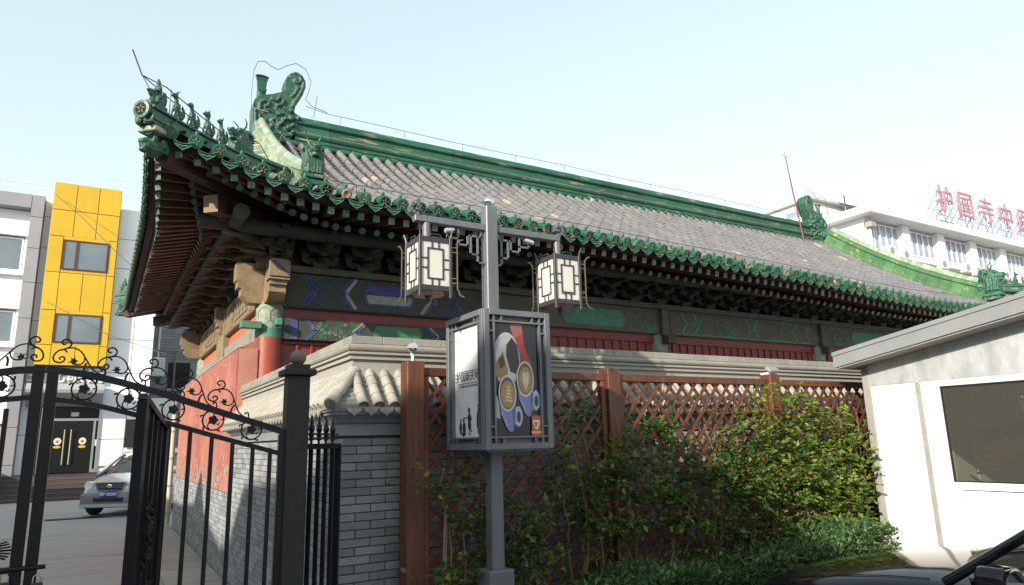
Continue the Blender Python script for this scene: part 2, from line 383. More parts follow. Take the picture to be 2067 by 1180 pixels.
for j in range(41):
    ya, yb = srows[j], srows[j+1]; xt = max(xtop(ya), xtop(yb)); n = max(1, int((xt-0.2)/0.3))
    for k in range(n):
        vs = []
        for fr in (k/n, (k+1)/n):
            for yy in (ya, yb):
                xx = exs(yy)+(xt-exs(yy))*fr; vs.append((xx, yy, zs(xx, yy)))
        pm.add(vs, [(0, 1, 3, 2)])
# plain back slope and gable infill close the roof
pm.add([(0.2, 19.2, 5.2), (2.3, 17.1, 5.6), (2*XC-2.3, 17.1, 5.6), (2*XC-0.2, 19.2, 5.2), (2.3, 13.9, ZR), (2*XC-2.3, 13.9, ZR)], [(0, 3, 2, 1), (1, 2, 5, 4)])
pm.add([(2*XC-0.2, 8.2, 5.2), (2*XC-2.3, 10.2, 5.6), (2*XC-2.3, 17.1, 5.6), (2*XC-0.2, 19.2, 5.2)], [(0, 1, 2, 3)])
for xg in (2.38, 2*XC-2.38): pm.add([(xg, 10.0, 5.4), (xg, 17.2, 5.4), (xg, 13.9, ZR), (xg, 13.4, ZR)], [(0, 1, 2, 3)])
roof = pm.build('roof', PAN, HALL, recalc=False)
# barrel tiles
def barrel(L, r0, r1, n=9, a0=-105, a1=105, closed=True):
    vs = []; fs = []
    for x, r in ((0, r0), (L, r1)):
        for k in range(n+1):
            a = R(a0+(a1-a0)*k/n); vs.append((x, r*math.sin(a), r*math.cos(a)))
    for k in range(n): fs.append((k, k+1, n+2+k, n+1+k))
    fs.append(list(range(n+1))[::-1])
    return vs, fs
SEG = 0.335
bv, bf = barrel(SEG+0.02, 0.066, 0.057)
tile_me = MB().add(bv, bf).mesh('roof_tile', TILE, smooth=40, recalc=False)
PATCH = mat('pale_mortar_patch', (0.33, 0.28, 0.21), 0.9, col2=(0.22, 0.19, 0.15), scale=14, bump=0.6, bscale=40)
tile_me2 = tile_me.copy(); tile_me2.materials.clear(); tile_me2.materials.append(PATCH)
rest = MB(); nobj = 0
def row_frames(x):
    y = eyf(x)+0.24; yt = ytop(x)-0.05; out = []
    while True:
        sl = (zf(x, y+0.05)-zf(x, y))/0.05; dy = SEG/math.sqrt(1+sl*sl)
        if y+dy*0.6 > yt: break
        out.append(frame((x+random.uniform(-0.004, 0.004), y, zf(x, y)+0.035+random.uniform(-0.003, 0.003)), (random.uniform(-0.008, 0.008), dy, zf(x, y+dy)-zf(x, y)), (-1, 0, 0)))
        y += dy
    return out
for x in rows:
    for M in row_frames(x):
        if nobj < 300 and x > 2.3: mk('roof_tile', tile_me2 if random.random() < 0.012 else tile_me, roof, M); nobj += 1
        else: rest.M = M; rest.add(bv, bf, 1 if random.random() < 0.006 else 0)
for y in srows:
    x = exs(y)+0.24
    while x < xtop(y)-0.2:
        rest.M = frame((x, y, zs(x, y)+0.035), (0.3, 0, zs(x+0.3, y)-zs(x, y)), (0, 1, 0)); rest.add(bv, bf); x += 0.31
rest.M = None
tag(rest.build('roof_tile', [TILE, PATCH], roof, smooth=40, recalc=False), kind='stuff')
# eave tiles: glazed end barrels with medallions, nail caps, drip tiles
em = MB(); v2, f2 = barrel(0.30, 0.072, 0.066, 12); em.add(v2, f2, 0)
for gx in (0.1, 0.2): v3, f3 = barrel(0.02, 0.076, 0.075, 12); em.M = T(gx, 0, 0); em.add(v3, f3, 0); em.M = None
em.lathe([(0.084, -0.022), (0.086, 0.012), (0.07, 0.012)], n=20, ax='x')
em.lathe([(0.084, -0.022), (0.058, -0.026), (0.056, -0.012)], n=20, ax='x')
em.lathe([(0.057, -0.012), (0.03, -0.0125), (0.001, -0.02)], n=20, ax='x', mi=1)
for k in range(5):
    a = k*1.2566; em.tube([(-0.02, 0.015*math.cos(a), 0.015*math.sin(a)), (-0.022, 0.045*math.cos(a+0.5), 0.045*math.sin(a+0.5))], 0.009, 5, 1)
for i in range(len(em.m)):
    pass
eave_me = em.mesh('eave_tile', [GLAZE, MEDAL], smooth=50)
brk = MB(); brk.add(v2, f2, 0)
brk.lathe([(0.072, 0.05), (0.07, -0.004), (0.05, -0.022), (0.02, -0.008)], n=9, ax='x', mi=1); brk_me = brk.mesh('eave_tile', [GLAZE, BROKEN], smooth=30)
cap_me = MB().lathe([(0.024, 0), (0.024, 0.045), (0.02, 0.058), (0.008, 0.066)], n=10).mesh('nail_cap', GLAZE, smooth=50)
dp = [(-0.1, 0.0), (-0.06, -0.026), (0, -0.036), (0.06, -0.026), (0.1, 0.0), (0.104, -0.03), (0.085, -0.062), (0.06, -0.082), (0.03, -0.098), (0, -0.125), (-0.03, -0.098), (-0.06, -0.082), (-0.085, -0.062), (-0.104, -0.03)]
dm = MB(); dm.prism(dp, lambda a, b, d: (d+b*0.25, a, b), -0.01, 0.012)
dm.tube([(-0.012-0.02, -0.1, -0.004), (-0.03, -0.06, -0.03), (-0.03, 0, -0.041), (-0.03, 0.06, -0.03), (-0.032, 0.1, -0.004)], 0.009, 5)
dm.tube([(-0.04, -0.085, -0.05), (-0.045, -0.04, -0.085), (-0.05, 0, -0.11), (-0.045, 0.04, -0.085), (-0.04, 0.085, -0.05)], 0.007, 5, 1)
dm.tube([(-0.035, -0.05, -0.06), (-0.035, 0, -0.07), (-0.035, 0.05, -0.06)], 0.011, 5, 1)
dm.add([(0, -0.1, 0), (0, -0.06, -0.026), (0, 0, -0.036), (0, 0.06, -0.026), (0, 0.1, 0), (0.3, -0.1, 0.0), (0.3, -0.06, -0.026), (0.3, 0, -0.036), (0.3, 0.06, -0.026), (0.3, 0.1, 0)], [(k, k+1, k+6, k+5) for k in range(4)])
drip_me = dm.mesh('drip_tile', [GLAZE, mat('soft_green_relief', (0.05, 0.14, 0.085), 0.4, col2=(0.12, 0.16, 0.10), scale=25)])
def eave_piece(M, brokenp):
    bad = random.random() < brokenp
    o = mk('eave_tile', brk_me if bad else eave_me, HALL, M)
    mk('nail_cap', cap_me, o, M @ T(0.13, 0, 0.068))
for x in rows:
    y = eyf(x); s = (zf(x, y+0.3)-zf(x, y))/0.3
    if x < 20.5: eave_piece(frame((x+random.uniform(-0.008, 0.008), y+random.uniform(-0.012, 0.012), ezf(x)+random.uniform(-0.008, 0.006)), (random.uniform(-0.03, 0.03)+0.02 if x > 2 else 0.1, 1, s), (-1, 0, 0)), 0.3 if x < 2.6 else 0.09)
for i in range(NR-1):
    x = rows[i]+SP/2; y = eyf(x)-0.02; s = (zf(x, y+0.3)-zf(x, y))/0.3
    if x < 20.5: mk('drip_tile', drip_me, HALL, frame((x, y+random.uniform(-0.01, 0.012), ezf(x)-0.055+random.uniform(-0.008, 0.006)), (random.uniform(-0.05, 0.05), 1, s), (-1, 0, 0)))
for j, y in enumerate(srows):
    x = exs(y); s = (zs(x+0.3, y)-zs(x, y))/0.3
    eave_piece(frame((x, y, ezs(y)), (1, 0, s), (0, 1, 0)), 0.05)
    if j < 41:
        y += SP/2; x = exs(y)-0.02; mk('drip_tile', drip_me, HALL, frame((x, y, ezs(y)-0.055), (1, 0, s), (0, 1, 0)))
# corner tile under the hip end
M0 = frame((0.2, 8.2, 5.24), (1, 1, 0.45), (-1, 1, 0)); mk('eave_tile', eave_me, HALL, M0)
# fascia under the tiles
fpts = [(x, eyf(x)+0.10, ezf(x)-0.10) for x in [0.27+0.3*k for k in range(74)]]
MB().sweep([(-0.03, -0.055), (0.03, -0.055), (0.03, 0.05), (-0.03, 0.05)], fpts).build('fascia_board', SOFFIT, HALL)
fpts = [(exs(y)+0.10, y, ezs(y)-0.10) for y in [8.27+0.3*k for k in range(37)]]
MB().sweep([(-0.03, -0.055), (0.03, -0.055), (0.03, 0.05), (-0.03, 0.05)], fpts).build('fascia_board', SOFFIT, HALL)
# rafters and soffit boards. 'line(s)' gives eave point, inner point for a position along each eave
def inn(x):
    if x < 2.7: return 2.35+(x-0.3)*0.146
    if x > 2*XC-2.7: return 2*XC-2.35-(2*XC-0.3-x)*0.146
    return x
def f_front(x): return Vector((x, eyf(x), ezf(x))), Vector((inn(x), 10.4, 5.25))
def inns(y):
    a = sdist(y)
    if a < 2.4: q = 10.55+(a-0.1)*0.02; return q if y < YC else 27.4-q
    return y
def f_side(y): return Vector((exs(y), y, ezs(y))), Vector((2.15, inns(y), 5.25))
def rafters(fn, pos):
    top = []
    for p in pos:
        e, i = fn(p); h = (i-e); L = math.hypot(h.x, h.y); u = Vector((h.x/L, h.y/L, 0))
        a = e+u*0.16+Vector((0, 0, -0.205)); b_ = e+u*1.12+Vector((0, 0, 0.03))
        bb = a+(b_-a)*0.02
        m = MB(); m.bar(a, b_, 0.088, 0.095, (0, 0, 1))
        m.m[0] = 1
        m.build('flying_rafter', [RAFT, RAFT_END], HALL)
        c = e+u*0.74+Vector((0, 0, -0.215)); cc = Vector((i.x, i.y, i.z-0.06))
        m = MB(); m.tube([c, cc], 0.05, 8); m.m[-2] = 1
        m.build('rafter', [RAFT, RAFT_END], HALL, smooth=50)
pos = [0.42+0.215*k for k in range(93)]
rafters(f_front, pos)
rafters(f_side, [8.42+0.215*k for k in range(50)])
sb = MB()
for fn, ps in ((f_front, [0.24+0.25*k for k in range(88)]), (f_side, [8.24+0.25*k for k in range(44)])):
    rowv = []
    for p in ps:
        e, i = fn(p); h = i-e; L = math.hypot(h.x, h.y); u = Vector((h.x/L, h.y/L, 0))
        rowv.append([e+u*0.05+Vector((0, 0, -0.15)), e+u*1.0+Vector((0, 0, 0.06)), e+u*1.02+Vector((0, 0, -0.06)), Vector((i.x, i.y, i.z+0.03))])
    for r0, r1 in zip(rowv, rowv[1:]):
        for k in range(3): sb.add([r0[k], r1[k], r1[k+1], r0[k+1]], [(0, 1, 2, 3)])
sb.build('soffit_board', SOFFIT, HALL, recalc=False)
# hip beams under the corner, with glazed beast head at the tip
for sy in (0, 1):
    def Y_(y): return y if sy == 0 else 2*YC-y
    m = MB(); m.bar((2.3, Y_(10.5), 5.16), (0.36, Y_(8.36), 5.0), 0.17, 0.2); m.build('hip_beam', SOFFIT, HALL)
    m = MB(); m.bar((2.3, Y_(10.5), 4.95), (0.98, Y_(9.02), 4.72), 0.2, 0.22); m.m[1] = 1; m.build('hip_beam', [SOFFIT, GOLD], HALL)
    hb = MB(); hb.ell((0, 0, 0), (0.17, 0.11, 0.13)); hb.ell((-0.13, 0, -0.02), (0.1, 0.085, 0.09)); hb.ell((-0.2, 0, 0.03), (0.05, 0.06, 0.04)); hb.ell((-0.17, 0, -0.09), (0.08, 0.05, 0.03))
    for s in (-1, 1): hb.ell((-0.06, s*0.08, 0.09), (0.05, 0.03, 0.05)); hb.ell((0.1, s*0.09, 0.05), (0.09, 0.03, 0.08)); hb.tube([(0.0, s*0.1, -0.05), (0.1, s*0.12, -0.07), (0.15, s*0.11, 0.02), (0.08, s*0.12, 0.03)], 0.022, 5)
    Mh = frame((0.27, Y_(8.27), 5.03), (1, 1 if sy == 0 else -1, 0.1), (-1, 1, 0))
    mk('beam_end_beast', blob(hb, CARVE, 0.012, 0), HALL, Mh @ SC(0.85, 0.85, 0.85))
# purlins
MB().tube([(0.9, 9.6, 4.67), (21.4, 9.6, 4.67)], 0.105, 12).build('purlin', BEAMDARK, HALL, smooth=50)
MB().tube([(1.35, 9.0, 4.67), (1.35, 18.4, 4.67)], 0.105, 12).build('purlin', BEAMDARK, HALL, smooth=50)
# bracket sets
def bracket():
    m = MB(); zk = 0.58
    def P2(poly, y0, y1): m.prism([(a, z*zk) for a, z in poly], lambda a, b, d: (a, d, b), y0, y1)
    def PY(poly, x0, x1): m.prism([(a, z*zk) for a, z in poly], lambda a, b, d: (d, a, b), x0, x1)
    def dou(x, y, z, w): m.prism([(-w*0.36, 0), (w*0.36, 0), (w*0.5, 0.05*zk), (w*0.5, 0.1*zk), (-w*0.5, 0.1*zk), (-w*0.5, 0.05*zk)], lambda a, b, d: (x+a, y+d, z*zk+b), -w/2, w/2)
    m.prism([(-0.09, 0), (0.09, 0), (0.13, 0.07), (0.13, 0.1), (-0.13, 0.1), (-0.13, 0.07)], lambda a, b, d: (a, d, b), -0.13, 0.13)
    gong = lambda h, z: [(-h, z+0.09), (-h, z+0.16), (h, z+0.16), (h, z+0.09), (h*0.86, z+0.03), (h*0.68, z), (-h*0.68, z), (-h*0.86, z+0.03)]
    ang = lambda y0, z: [(0.25, z), (0.25, z+0.16), (y0+0.22, z+0.16), (y0+0.02, z+0.06), (y0-0.10, z+0.02), (y0-0.12, z-0.02), (y0-0.02, z-0.01), (y0+0.14, z+0.03), (y0+0.22, z)]
    P2(gong(0.27, 0.13), -0.04, 0.04); PY(ang(-0.34, 0.13), -0.045, 0.045)
    for x in (-0.23, 0.23): dou(x, 0, 0.29, 0.11)
    dou(0, -0.22, 0.29, 0.12)
    P2(gong(0.25, 0.38), -0.26, -0.18); P2(gong(0.3, 0.38), -0.038, 0.038); PY(ang(-0.62, 0.38), -0.043, 0.043)
    for x in (-0.21, 0.21): dou(x, -0.22, 0.54, 0.1)
    dou(0, -0.5, 0.52, 0.12)
    P2(gong(0.22, 0.62), -0.54, -0.46); m.box(-0.04, 0.04, -0.78, 0.25, 0.62*zk, 0.72*zk)
    return m.mesh('bracket_set', TIMBER)
br_me = bracket()
brg = br_me.copy(); brg.materials.clear(); brg.materials.append(mat('shaded_ochre_bracket', (0.13, 0.095, 0.05), 0.75, col2=(0.075, 0.062, 0.04), scale=7, bump=0.4, bscale=40, obj_var=0.2))  # darker ochre puts the shade under the eaves into the bracket colour
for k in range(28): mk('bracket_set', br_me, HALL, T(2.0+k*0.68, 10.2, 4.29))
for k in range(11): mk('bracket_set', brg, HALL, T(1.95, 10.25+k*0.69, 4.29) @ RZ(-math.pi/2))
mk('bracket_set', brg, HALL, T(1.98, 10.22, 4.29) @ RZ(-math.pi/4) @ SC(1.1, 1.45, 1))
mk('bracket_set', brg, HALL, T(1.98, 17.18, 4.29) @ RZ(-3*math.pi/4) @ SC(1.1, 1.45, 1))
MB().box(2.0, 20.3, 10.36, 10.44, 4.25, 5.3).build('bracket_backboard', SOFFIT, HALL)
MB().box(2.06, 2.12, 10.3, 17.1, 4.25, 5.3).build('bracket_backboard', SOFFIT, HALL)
# ---- columns
def column(x, y, r=0.19):
    c = mk('column', MB().lathe([(r*1.02, 0.1), (r, 3.24)], (x, y, 0), 24).mesh('column', REDCOL, smooth=40), HALL)
    MB().lathe([(r+0.001, 3.24), (r+0.001, 3.37)], (x, y, 0), 24).build('column_band', P_TEAL, c, smooth=40)
    MB().lathe([(r-0.001, 3.37), (r-0.004, 3.70), (r*0.8, 3.80)], (x, y, 0), 24).build('column_head', PAINTCOL, c, smooth=40)
    MB().lathe([(r*1.5, 0), (r*1.5, 0.05), (r*1.2, 0.1)], (x, y, 0), 20).build('column_base', STONE, c, smooth=40)
    return c
PAINTCOL = mat('faded_column_head_paint', (0.30, 0.30, 0.24), 0.7, col2=(0.10, 0.17, 0.12), scale=16, amt=0.5, bump=0.3, bscale=40)
for (x, y) in ((2.0, 10.25), (5.7, 10.3), (9.5, 10.3), (14.45, 10.3), (20.34, 10.25), (2.0, 13.7), (2.0, 17.15)): column(x, y)
# rings of painted petals on the corner column head and a small box
rp = MB()
for a0 in (R(235), R(290)):
    for k in range(14):
        an = k*2*math.pi/14
        da, dz = 0.10*math.cos(an)/0.19, 0.12*math.sin(an)
        an2 = an+0.36; db, dz2 = 0.10*math.cos(an2)/0.19, 0.12*math.sin(an2)
        rp.tube([(2.0+0.19*math.cos(a0+da), 10.25+0.19*math.sin(a0+da), 3.54+dz), (2.0+0.19*math.cos(a0+db), 10.25+0.19*math.sin(a0+db), 3.54+dz2)], 0.004, 4)
rp.build('painted_ring', P_GREEN, HALL)
MB().cbox(2.04, 2.13, 9.97, 10.07, 3.40, 3.50, 0.006).build('junction_box', P_TEAL, HALL)
MB().cbox(1.58, 1.86, 10.02, 10.14, 3.34, 3.44, 0.006).build('beam_tenon', P_TEAL, HALL)
# ---- front beams
MB().cbox(1.95, 20.4, 10.12, 10.40, 3.70, 4.20, 0.015).build('main_beam', FADED, HALL)
MB().cbox(1.75, 20.6, 10.04, 10.46, 4.20, 4.295, 0.008).build('plate_beam', FADED, HALL)
MB().cbox(2.19, 5.6, 10.112, 10.125, 3.715, 4.19, 0.003).build('beam_paint_ground', BEAMDARK, HALL)
MB().box(2.15, 20.3, 10.22, 10.28, 3.54, 3.70).build('red_board', REDP, HALL)
MB().cbox(2.15, 5.62, 10.14, 10.36, 3.22, 3.54, 0.012).build('lower_beam', BEAMDARK, HALL)
def fy(y): return lambda a, b, d: (a, y-d, b)
def strip(m, pts, wd, y):   # flat painted line
    for (a, b), (c, d) in zip(pts, pts[1:]):
        m.bar((a, y, b), (c, y, d), 0.006, wd, (c-a == 0 and (1, 0, 0) or (-(d-b), 0, (c-a))))
Bp, Gp, Wp = MB(), MB(), MB()
yb1, yb2 = 10.108, 10.136
def chevron(m, x, z0, z1, s, wd, y):
    zm = (z0+z1)/2; strip(m, [(x, z0), (x+s*0.16, zm), (x, z1)], wd, y)
for x, s in ((2.42, -1), (2.47, -1), (3.18, 1), (3.24, 1), (4.32, -1), (4.38, -1), (5.1, 1)):
    chevron(Bp if x not in (3.24, 4.32) else Wp, x, 3.73, 4.18, -s, 0.05, yb1)
Bp.prism([(3.42, 3.80), (3.34, 3.95), (3.42, 4.12), (4.12, 4.12), (4.22, 3.95), (4.12, 3.80)], fy(yb1), 0, 0.006)
Wp.prism([(3.44, 3.84), (3.40, 3.94), (3.44, 3.97), (4.12, 3.97), (4.16, 3.94), (4.12, 3.84)], fy(yb1-0.006), 0, 0.004)
def rosette(m, x, z, r, n, y, t=0.012):
    for k in range(n):
        a = 2*math.pi*k/n; b_ = a+2*math.pi/n*0.75
        m.tube([(x+r*math.cos(a), y, z+r*math.sin(a)), (x+r*1.0*math.cos((a+b_)/2), y-0.002, z+r*math.sin((a+b_)/2)), (x+r*math.cos(b_), y, z+r*math.sin(b_))], t, 4)
for (x, z, r_) in ((2.78, 3.93, 0.19), (2.78, 3.93, 0.09), (4.72, 3.93, 0.19), (4.72, 3.93, 0.09)): rosette(Bp, x, z, r_, 12 if r_ > 0.1 else 8, yb1, 0.012 if r_ > 0.1 else 0.009)
for (x, z) in ((3.06, 3.76), (4.48, 3.76)): rosette(Bp, x, z, 0.05, 11, yb1, 0.007)
Bp.prism([(2.28, 3.23), (2.28, 3.53), (2.38, 3.53), (2.38, 3.23)], fy(yb2), 0, 0.006)
for x in (2.5, 3.42, 4.42, 5.3): chevron(Bp, x, 3.235, 3.525, 1 if x in (2.5, 4.42) else -1, 0.05, yb2)
for x in (3.36, 4.48): chevron(Wp, x, 3.235, 3.525, -1 if x < 4 else 1, 0.025, yb2)
Gp.prism([(3.58, 3.26), (3.52, 3.38), (3.58, 3.50), (4.28, 3.50), (4.34, 3.38), (4.28, 3.26)], fy(yb2), 0, 0.006)
rng = random.Random(3)
for k in range(70):
    x, z = rng.uniform(2.56, 3.30), rng.uniform(3.26, 3.50); rosette(Gp if k % 5 else Wp, x, z, rng.uniform(0.010, 0.026), 9, yb2, 0.0045)
rosette(Gp, 2.82, 3.39, 0.05, 12, yb2, 0.006); rosette(Bp, 3.25, 3.27, 0.05, 9, yb2, 0.008)
for k in range(50):
    x, z = rng.uniform(4.55, 5.5), rng.uniform(3.26, 3.50); rosette(Gp if k % 2 else Bp, x, z, rng.uniform(0.01, 0.03), 9, yb2, 0.005)
for q_, w_ in ((Bp, P_BLUE), (Gp, P_GREEN), (Wp, P_WHITE)): tag(q_.build('painted_pattern', w_, HALL), kind='stuff')
# faded turquoise cartouches further along
Tp = MB(); yb3 = 10.116
for x0, x1 in ((7.05, 8.55), (15.6, 17.2)):
    Tp.prism([(x0+0.1, 3.78), (x0, 3.93), (x0+0.1, 4.1), (x1-0.1, 4.1), (x1, 3.93), (x1-0.1, 3.78)], fy(yb3), 0, 0.006)
for x in (10.0, 10.35, 11.9, 12.3, 13.6, 14.05): chevron(Tp, x, 3.73, 4.17, 1 if x < 12 else -1, 0.05, yb3)
for x in (8.9, 9.15, 11.1, 13.1, 15.0, 15.25): rosette(Tp, x, 3.92, 0.13, 9, yb3, 0.016)
strip(Tp, [(9.8, 3.73), (14.2, 3.73)], 0.03, yb3)
tag(Tp.build('painted_pattern', P_TEAL, HALL), kind='stuff')
# struts on the beam
for x in (9.5, 14.45, 18.6):
    MB().cbox(x-0.09, x+0.09, 10.02, 10.12, 3.66, 4.2, 0.01).build('beam_strut', FADED, HALL)
    MB().cbox(x+0.09, x+0.15, 10.04, 10.12, 3.66, 4.2, 0.006).build('beam_strut', TIMBER, HALL)
    MB().cbox(x-0.06, x+0.14, 9.92, 10.12, 3.50, 3.66, 0.012).build('beam_tenon', TIMBER, HALL)
# ---- red panels between the columns
for (x0, x1, zt) in ((2.2, 5.55, 3.22), (5.85, 9.36, 3.69), (9.64, 14.3, 3.69), (14.6, 20.2, 3.69)):
    pn = MB().box(x0, x1, 10.26, 10.32, 0.3, zt-0.002).build('red_panel', REDP, HALL)
    n = int((x1-x0)/0.205)
    me = MB().cbox(-0.018, 0.018, -0.03, 0, 2.2, zt-0.05, 0.004).mesh('batten', REDP)
    for k in range(n+1): mk('batten', me, pn, T(x0+(x1-x0)*k/n, 10.26, 0))
    MB().cbox(x0, x1, 10.222, 10.258, zt-0.05, zt-0.004, 0.004).build('top_rail', REDP, pn)
# ---- gable side: carved ochre beams over red wall
GB = MB(); GB.cbox(1.83, 2.1, 10.4, 17.0, 3.70, 4.22, 0.015)
gb = GB.build('gable_beam', GOLD, HALL)
gr = MB(); yg = 1.826
fx = lambda x: (lambda a, b, d: (x-d, a, b))
for y0 in (10.55, 14.0):
    for dy in (0.15, 0.25, 0.34, 1.9, 2.0, 2.1, 2.75): gr.tube([(1.826, y0+dy+0.03*math.sin(q*1.3), 3.74+0.46*q/8) for q in range(9)], 0.012, 5)
    for (a, b_) in ((0.5, 1.75),): gr.tube([(1.826, y0+a, 3.8), (1.826, y0+a, 4.14), (1.826, y0+b_, 4.14), (1.826, y0+b_, 3.8)], 0.012, 5, closed=True)
    for q in (0.7, 1.0, 1.3, 1.55): gr.tube([(1.826, y0+q+0.08*math.cos(t*0.7), 3.97+0.1*math.sin(t*0.7)) for t in range(9)], 0.009, 5, closed=True)
tag(gr.build('carved_relief', GOLD, gb), kind='stuff')
MB().box(1.92, 2.0, 10.35, 17.0, 3.48, 3.70).build('orange_board', ORANGE, HALL)
MB().cbox(1.85, 2.05, 10.4, 17.0, 3.22, 3.48, 0.01).build('gable_beam', mat('faded_violet_beam', (0.26, 0.24, 0.17), 0.75, col2=(0.17, 0.15, 0.20), scale=5, bump=0.3, bscale=30, col3=(0.12, 0.16, 0.11), scale3=4, thr3=(0.56, 0.62)), HALL)
MB().cbox(1.80, 2.0, 13.35, 14.05, 3.1, 3.72, 0.02).build('column_cover', GOLD, HALL)
for k in range(24): # slim upright pegs on the gable beam
    if k == 0: pme = MB().tube([(0, 0, 0), (0, 0, 0.13)], 0.008, 5).mesh('peg', TIMBER)
    mk('peg', pme, gb, T(1.86, 10.6+k*0.28, 4.22))
# beam heads at the corners
def head(M, longer):
    m = MB(); pr = [(0.1, 0), (0.1, 0.56), (-longer, 0.56), (-longer, 0.30), (-longer+0.03, 0.28), (-longer+0.03, 0.2), (-longer+0.08, 0.18), (-longer+0.08, 0.1), (-longer+0.16, 0.03), (-longer+0.2, 0)]
    m.prism(pr, lambda a, b, d: (a, d, b), -0.115, 0.115); m.build('beam_head', GOLD, HALL, M)
head(T(1.86, 10.25, 3.72), 0.36); head(T(2.0, 10.1, 3.72) @ RZ(math.pi/2), 0.40)
head(T(1.86, 17.15, 3.72), 0.42); head(T(1.9, 13.7, 3.72), 0.2)
hb = MB(); hb.cbox(1.86, 2.14, 9.66, 9.72, 4.02, 4.25, 0.004); hb.cbox(1.855, 2.145, 9.68, 9.9, 3.98, 4.01, 0.004)
hb.build('beam_head_band', GOLD, HALL)
bb = MB(); bb.prism([(1.875, 4.24), (2.13, 4.03), (2.13, 4.08), (1.93, 4.24)], fy(9.658), 0, 0.004); bb.build('painted_pattern', P_BLUE, HALL)
# ---- red gable wall with brick wainscot
rw = MB()
y0, y1 = 10.12, 17.5
prof = [(1.572, 1.12), (1.572, 3.06), (1.66, 3.10), (1.84, 3.215), (1.98, 3.215), (1.98, 1.12)]
rw.prism(prof, lambda a, b, d: (a, d, b), y0, y1)
RW = rw.build('gable_wall', REDWALL, HALL)
MB().box(1.60, 1.84, 10.10, 10.119, 1.2, 3.06).build('wall_end', PINK, RW)
MB().prism([(10.12, 3.06), (17.5, 3.06), (17.5, 3.075), (10.12, 3.075)], lambda a, b, d: (d, a, b), 1.562, 1.66).build('plaster_line', PLASTER, RW)
MB().box(1.572, 1.98, y0+0.002, y1, 0, 1.118).build('wainscot', MORTAR, RW)
# eroded pale wash low on the red wall
er = MB(); rg = random.Random(5)
for k in range(170):
    yy = rg.uniform(10.3, 17.3); zz = 1.13+abs(rg.gauss(0, 0.18)); ww = rg.uniform(0.012, 0.05); hh = rg.uniform(0.02, 0.09)
    pts = [(yy+ww*math.cos(t*0.785)*rg.uniform(0.5, 1), zz+hh*math.sin(t*0.785)*rg.uniform(0.5, 1)) for t in range(8)]
    er.prism(pts, lambda a, b, d: (d, a, max(b, 1.121)), 1.566, 1.5719)
tag(er.build('bare_plaster_patch', PLASTER, RW), kind='stuff')
# ================================================================== ridges and roof ornaments
def half(pr): return [(a, b) for a, b in pr]+[(-a, b) for a, b in reversed(pr) if a > 0.001]
RP = half([(0.18, -0.06), (0.18, 0.03), (0.20, 0.05), (0.20, 0.10), (0.14, 0.12), (0.14, 0.15), (0.17, 0.16), (0.19, 0.20), (0.17, 0.24), (0.12, 0.26), (0.115, 0.42), (0.17, 0.45), (0.18, 0.48), (0.17, 0.51), (0.10, 0.53), (0.09, 0.58), (0.06, 0.63), (0, 0.645)])
ridge_me = MB().sweep(RP, [(0, 0, 0), (0.708, 0, 0)]).mesh('ridge_section', RIDGEG, smooth=40)
RG = MB(); RG.box(3.0, 2*XC-3.0, 13.53, 13.67, 7.6, 8.2); RIDGE = RG.build('main_ridge', PAN, HALL)
L0, L1 = 2.95, 2*XC-2.95; n = 23; d = (L1-L0)/n
for k in range(n): mk('ridge_section', ridge_me, RIDGE, T(L0+k*d, 13.6, 7.74+random.uniform(-0.004, 0.004)) @ SC((d-0.006)/0.708, 1, 1))
thin = MB()
for zz in (0.11, 0.255): thin.box(L0, L1, 13.455, 13.745, 7.74+zz, 7.74+zz+0.012)
thin.build('mortar_line', BROKEN, RIDGE)
# short green half tiles tucked under the ridge between tile rows
sm_me = MB().tube([(-0.10, 0, 0), (0.10, 0, 0)], 0.07, 10).mesh('ridge_filler', GLAZE, smooth=40)
for i in range(NR-1):
    x = rows[i]+SP/2
    if 2.5 < x < 2*XC-2.5: mk('ridge_filler', sm_me, RIDGE, T(x, 13.38, zf(x, 13.38)+0.03))
CP = half([(0.13, -0.06), (0.13, 0.03), (0.10, 0.05), (0.10, 0.17), (0.13, 0.19), (0.13, 0.23), (0.075, 0.25)])
CT = [(0.075*math.cos(R(a)), 0.24+0.09*math.sin(R(a))) for a in range(0, 181, 20)]
def slope_ridge(name, pts, nseg, prof, topprof, m1, m2, up=(0, 0, 1)):
    """pieces along a polyline (fine points), each its own object with a round cap tile"""
    root = None
    N_ = len(pts)-1
    for k in range(nseg):
        a, b_ = int(round(k*N_/nseg)), int(round((k+1)*N_/nseg)); seg = [Vector(p) for p in pts[a:b_+1]]
        t = (seg[-1]-seg[0]).normalized(); seg[0] = seg[0]+t*0.004; seg[-1] = seg[-1]-t*0.004
        o = MB().sweep(prof, seg).build(name, m1, HALL, smooth=40)
        c = MB().sweep(topprof, [seg[0]-t*0.0]+seg[1:]).build('cap_tile', m2, o, smooth=40)
def chui(xx, s):
    pts = []
    for k in range(61):
        y = 13.45-(13.45-9.0)*k/60; pts.append((xx+s*0.02*(k/60), y, zf(max(2.4, min(xx, 2*XC-2.4)), y)+0.08))
    return pts
slope_ridge('gable_ridge_section', chui(2.26, -1), 15, CP, CT, GLAZE_PALE, GLAZE_PALE)
LEAFGLAZE = mat('bright_leaf_green_glaze', (0.05, 0.145, 0.062), 0.35, col2=(0.10, 0.20, 0.09), scale=4, bump=0.25, bscale=14, col3=(0.36, 0.29, 0.17), scale3=4.5, thr3=(0.58, 0.64), obj_var=0.15)
CPB = [(a*1.25, b*1.6) for a, b in CP]; CTB = [(a*1.2, b*1.35+0.09) for a, b in CT]
slope_ridge('gable_ridge_section', chui(2*XC-2.26, 1), 15, CPB, CTB, LEAFGLAZE, GLAZE_PALE)
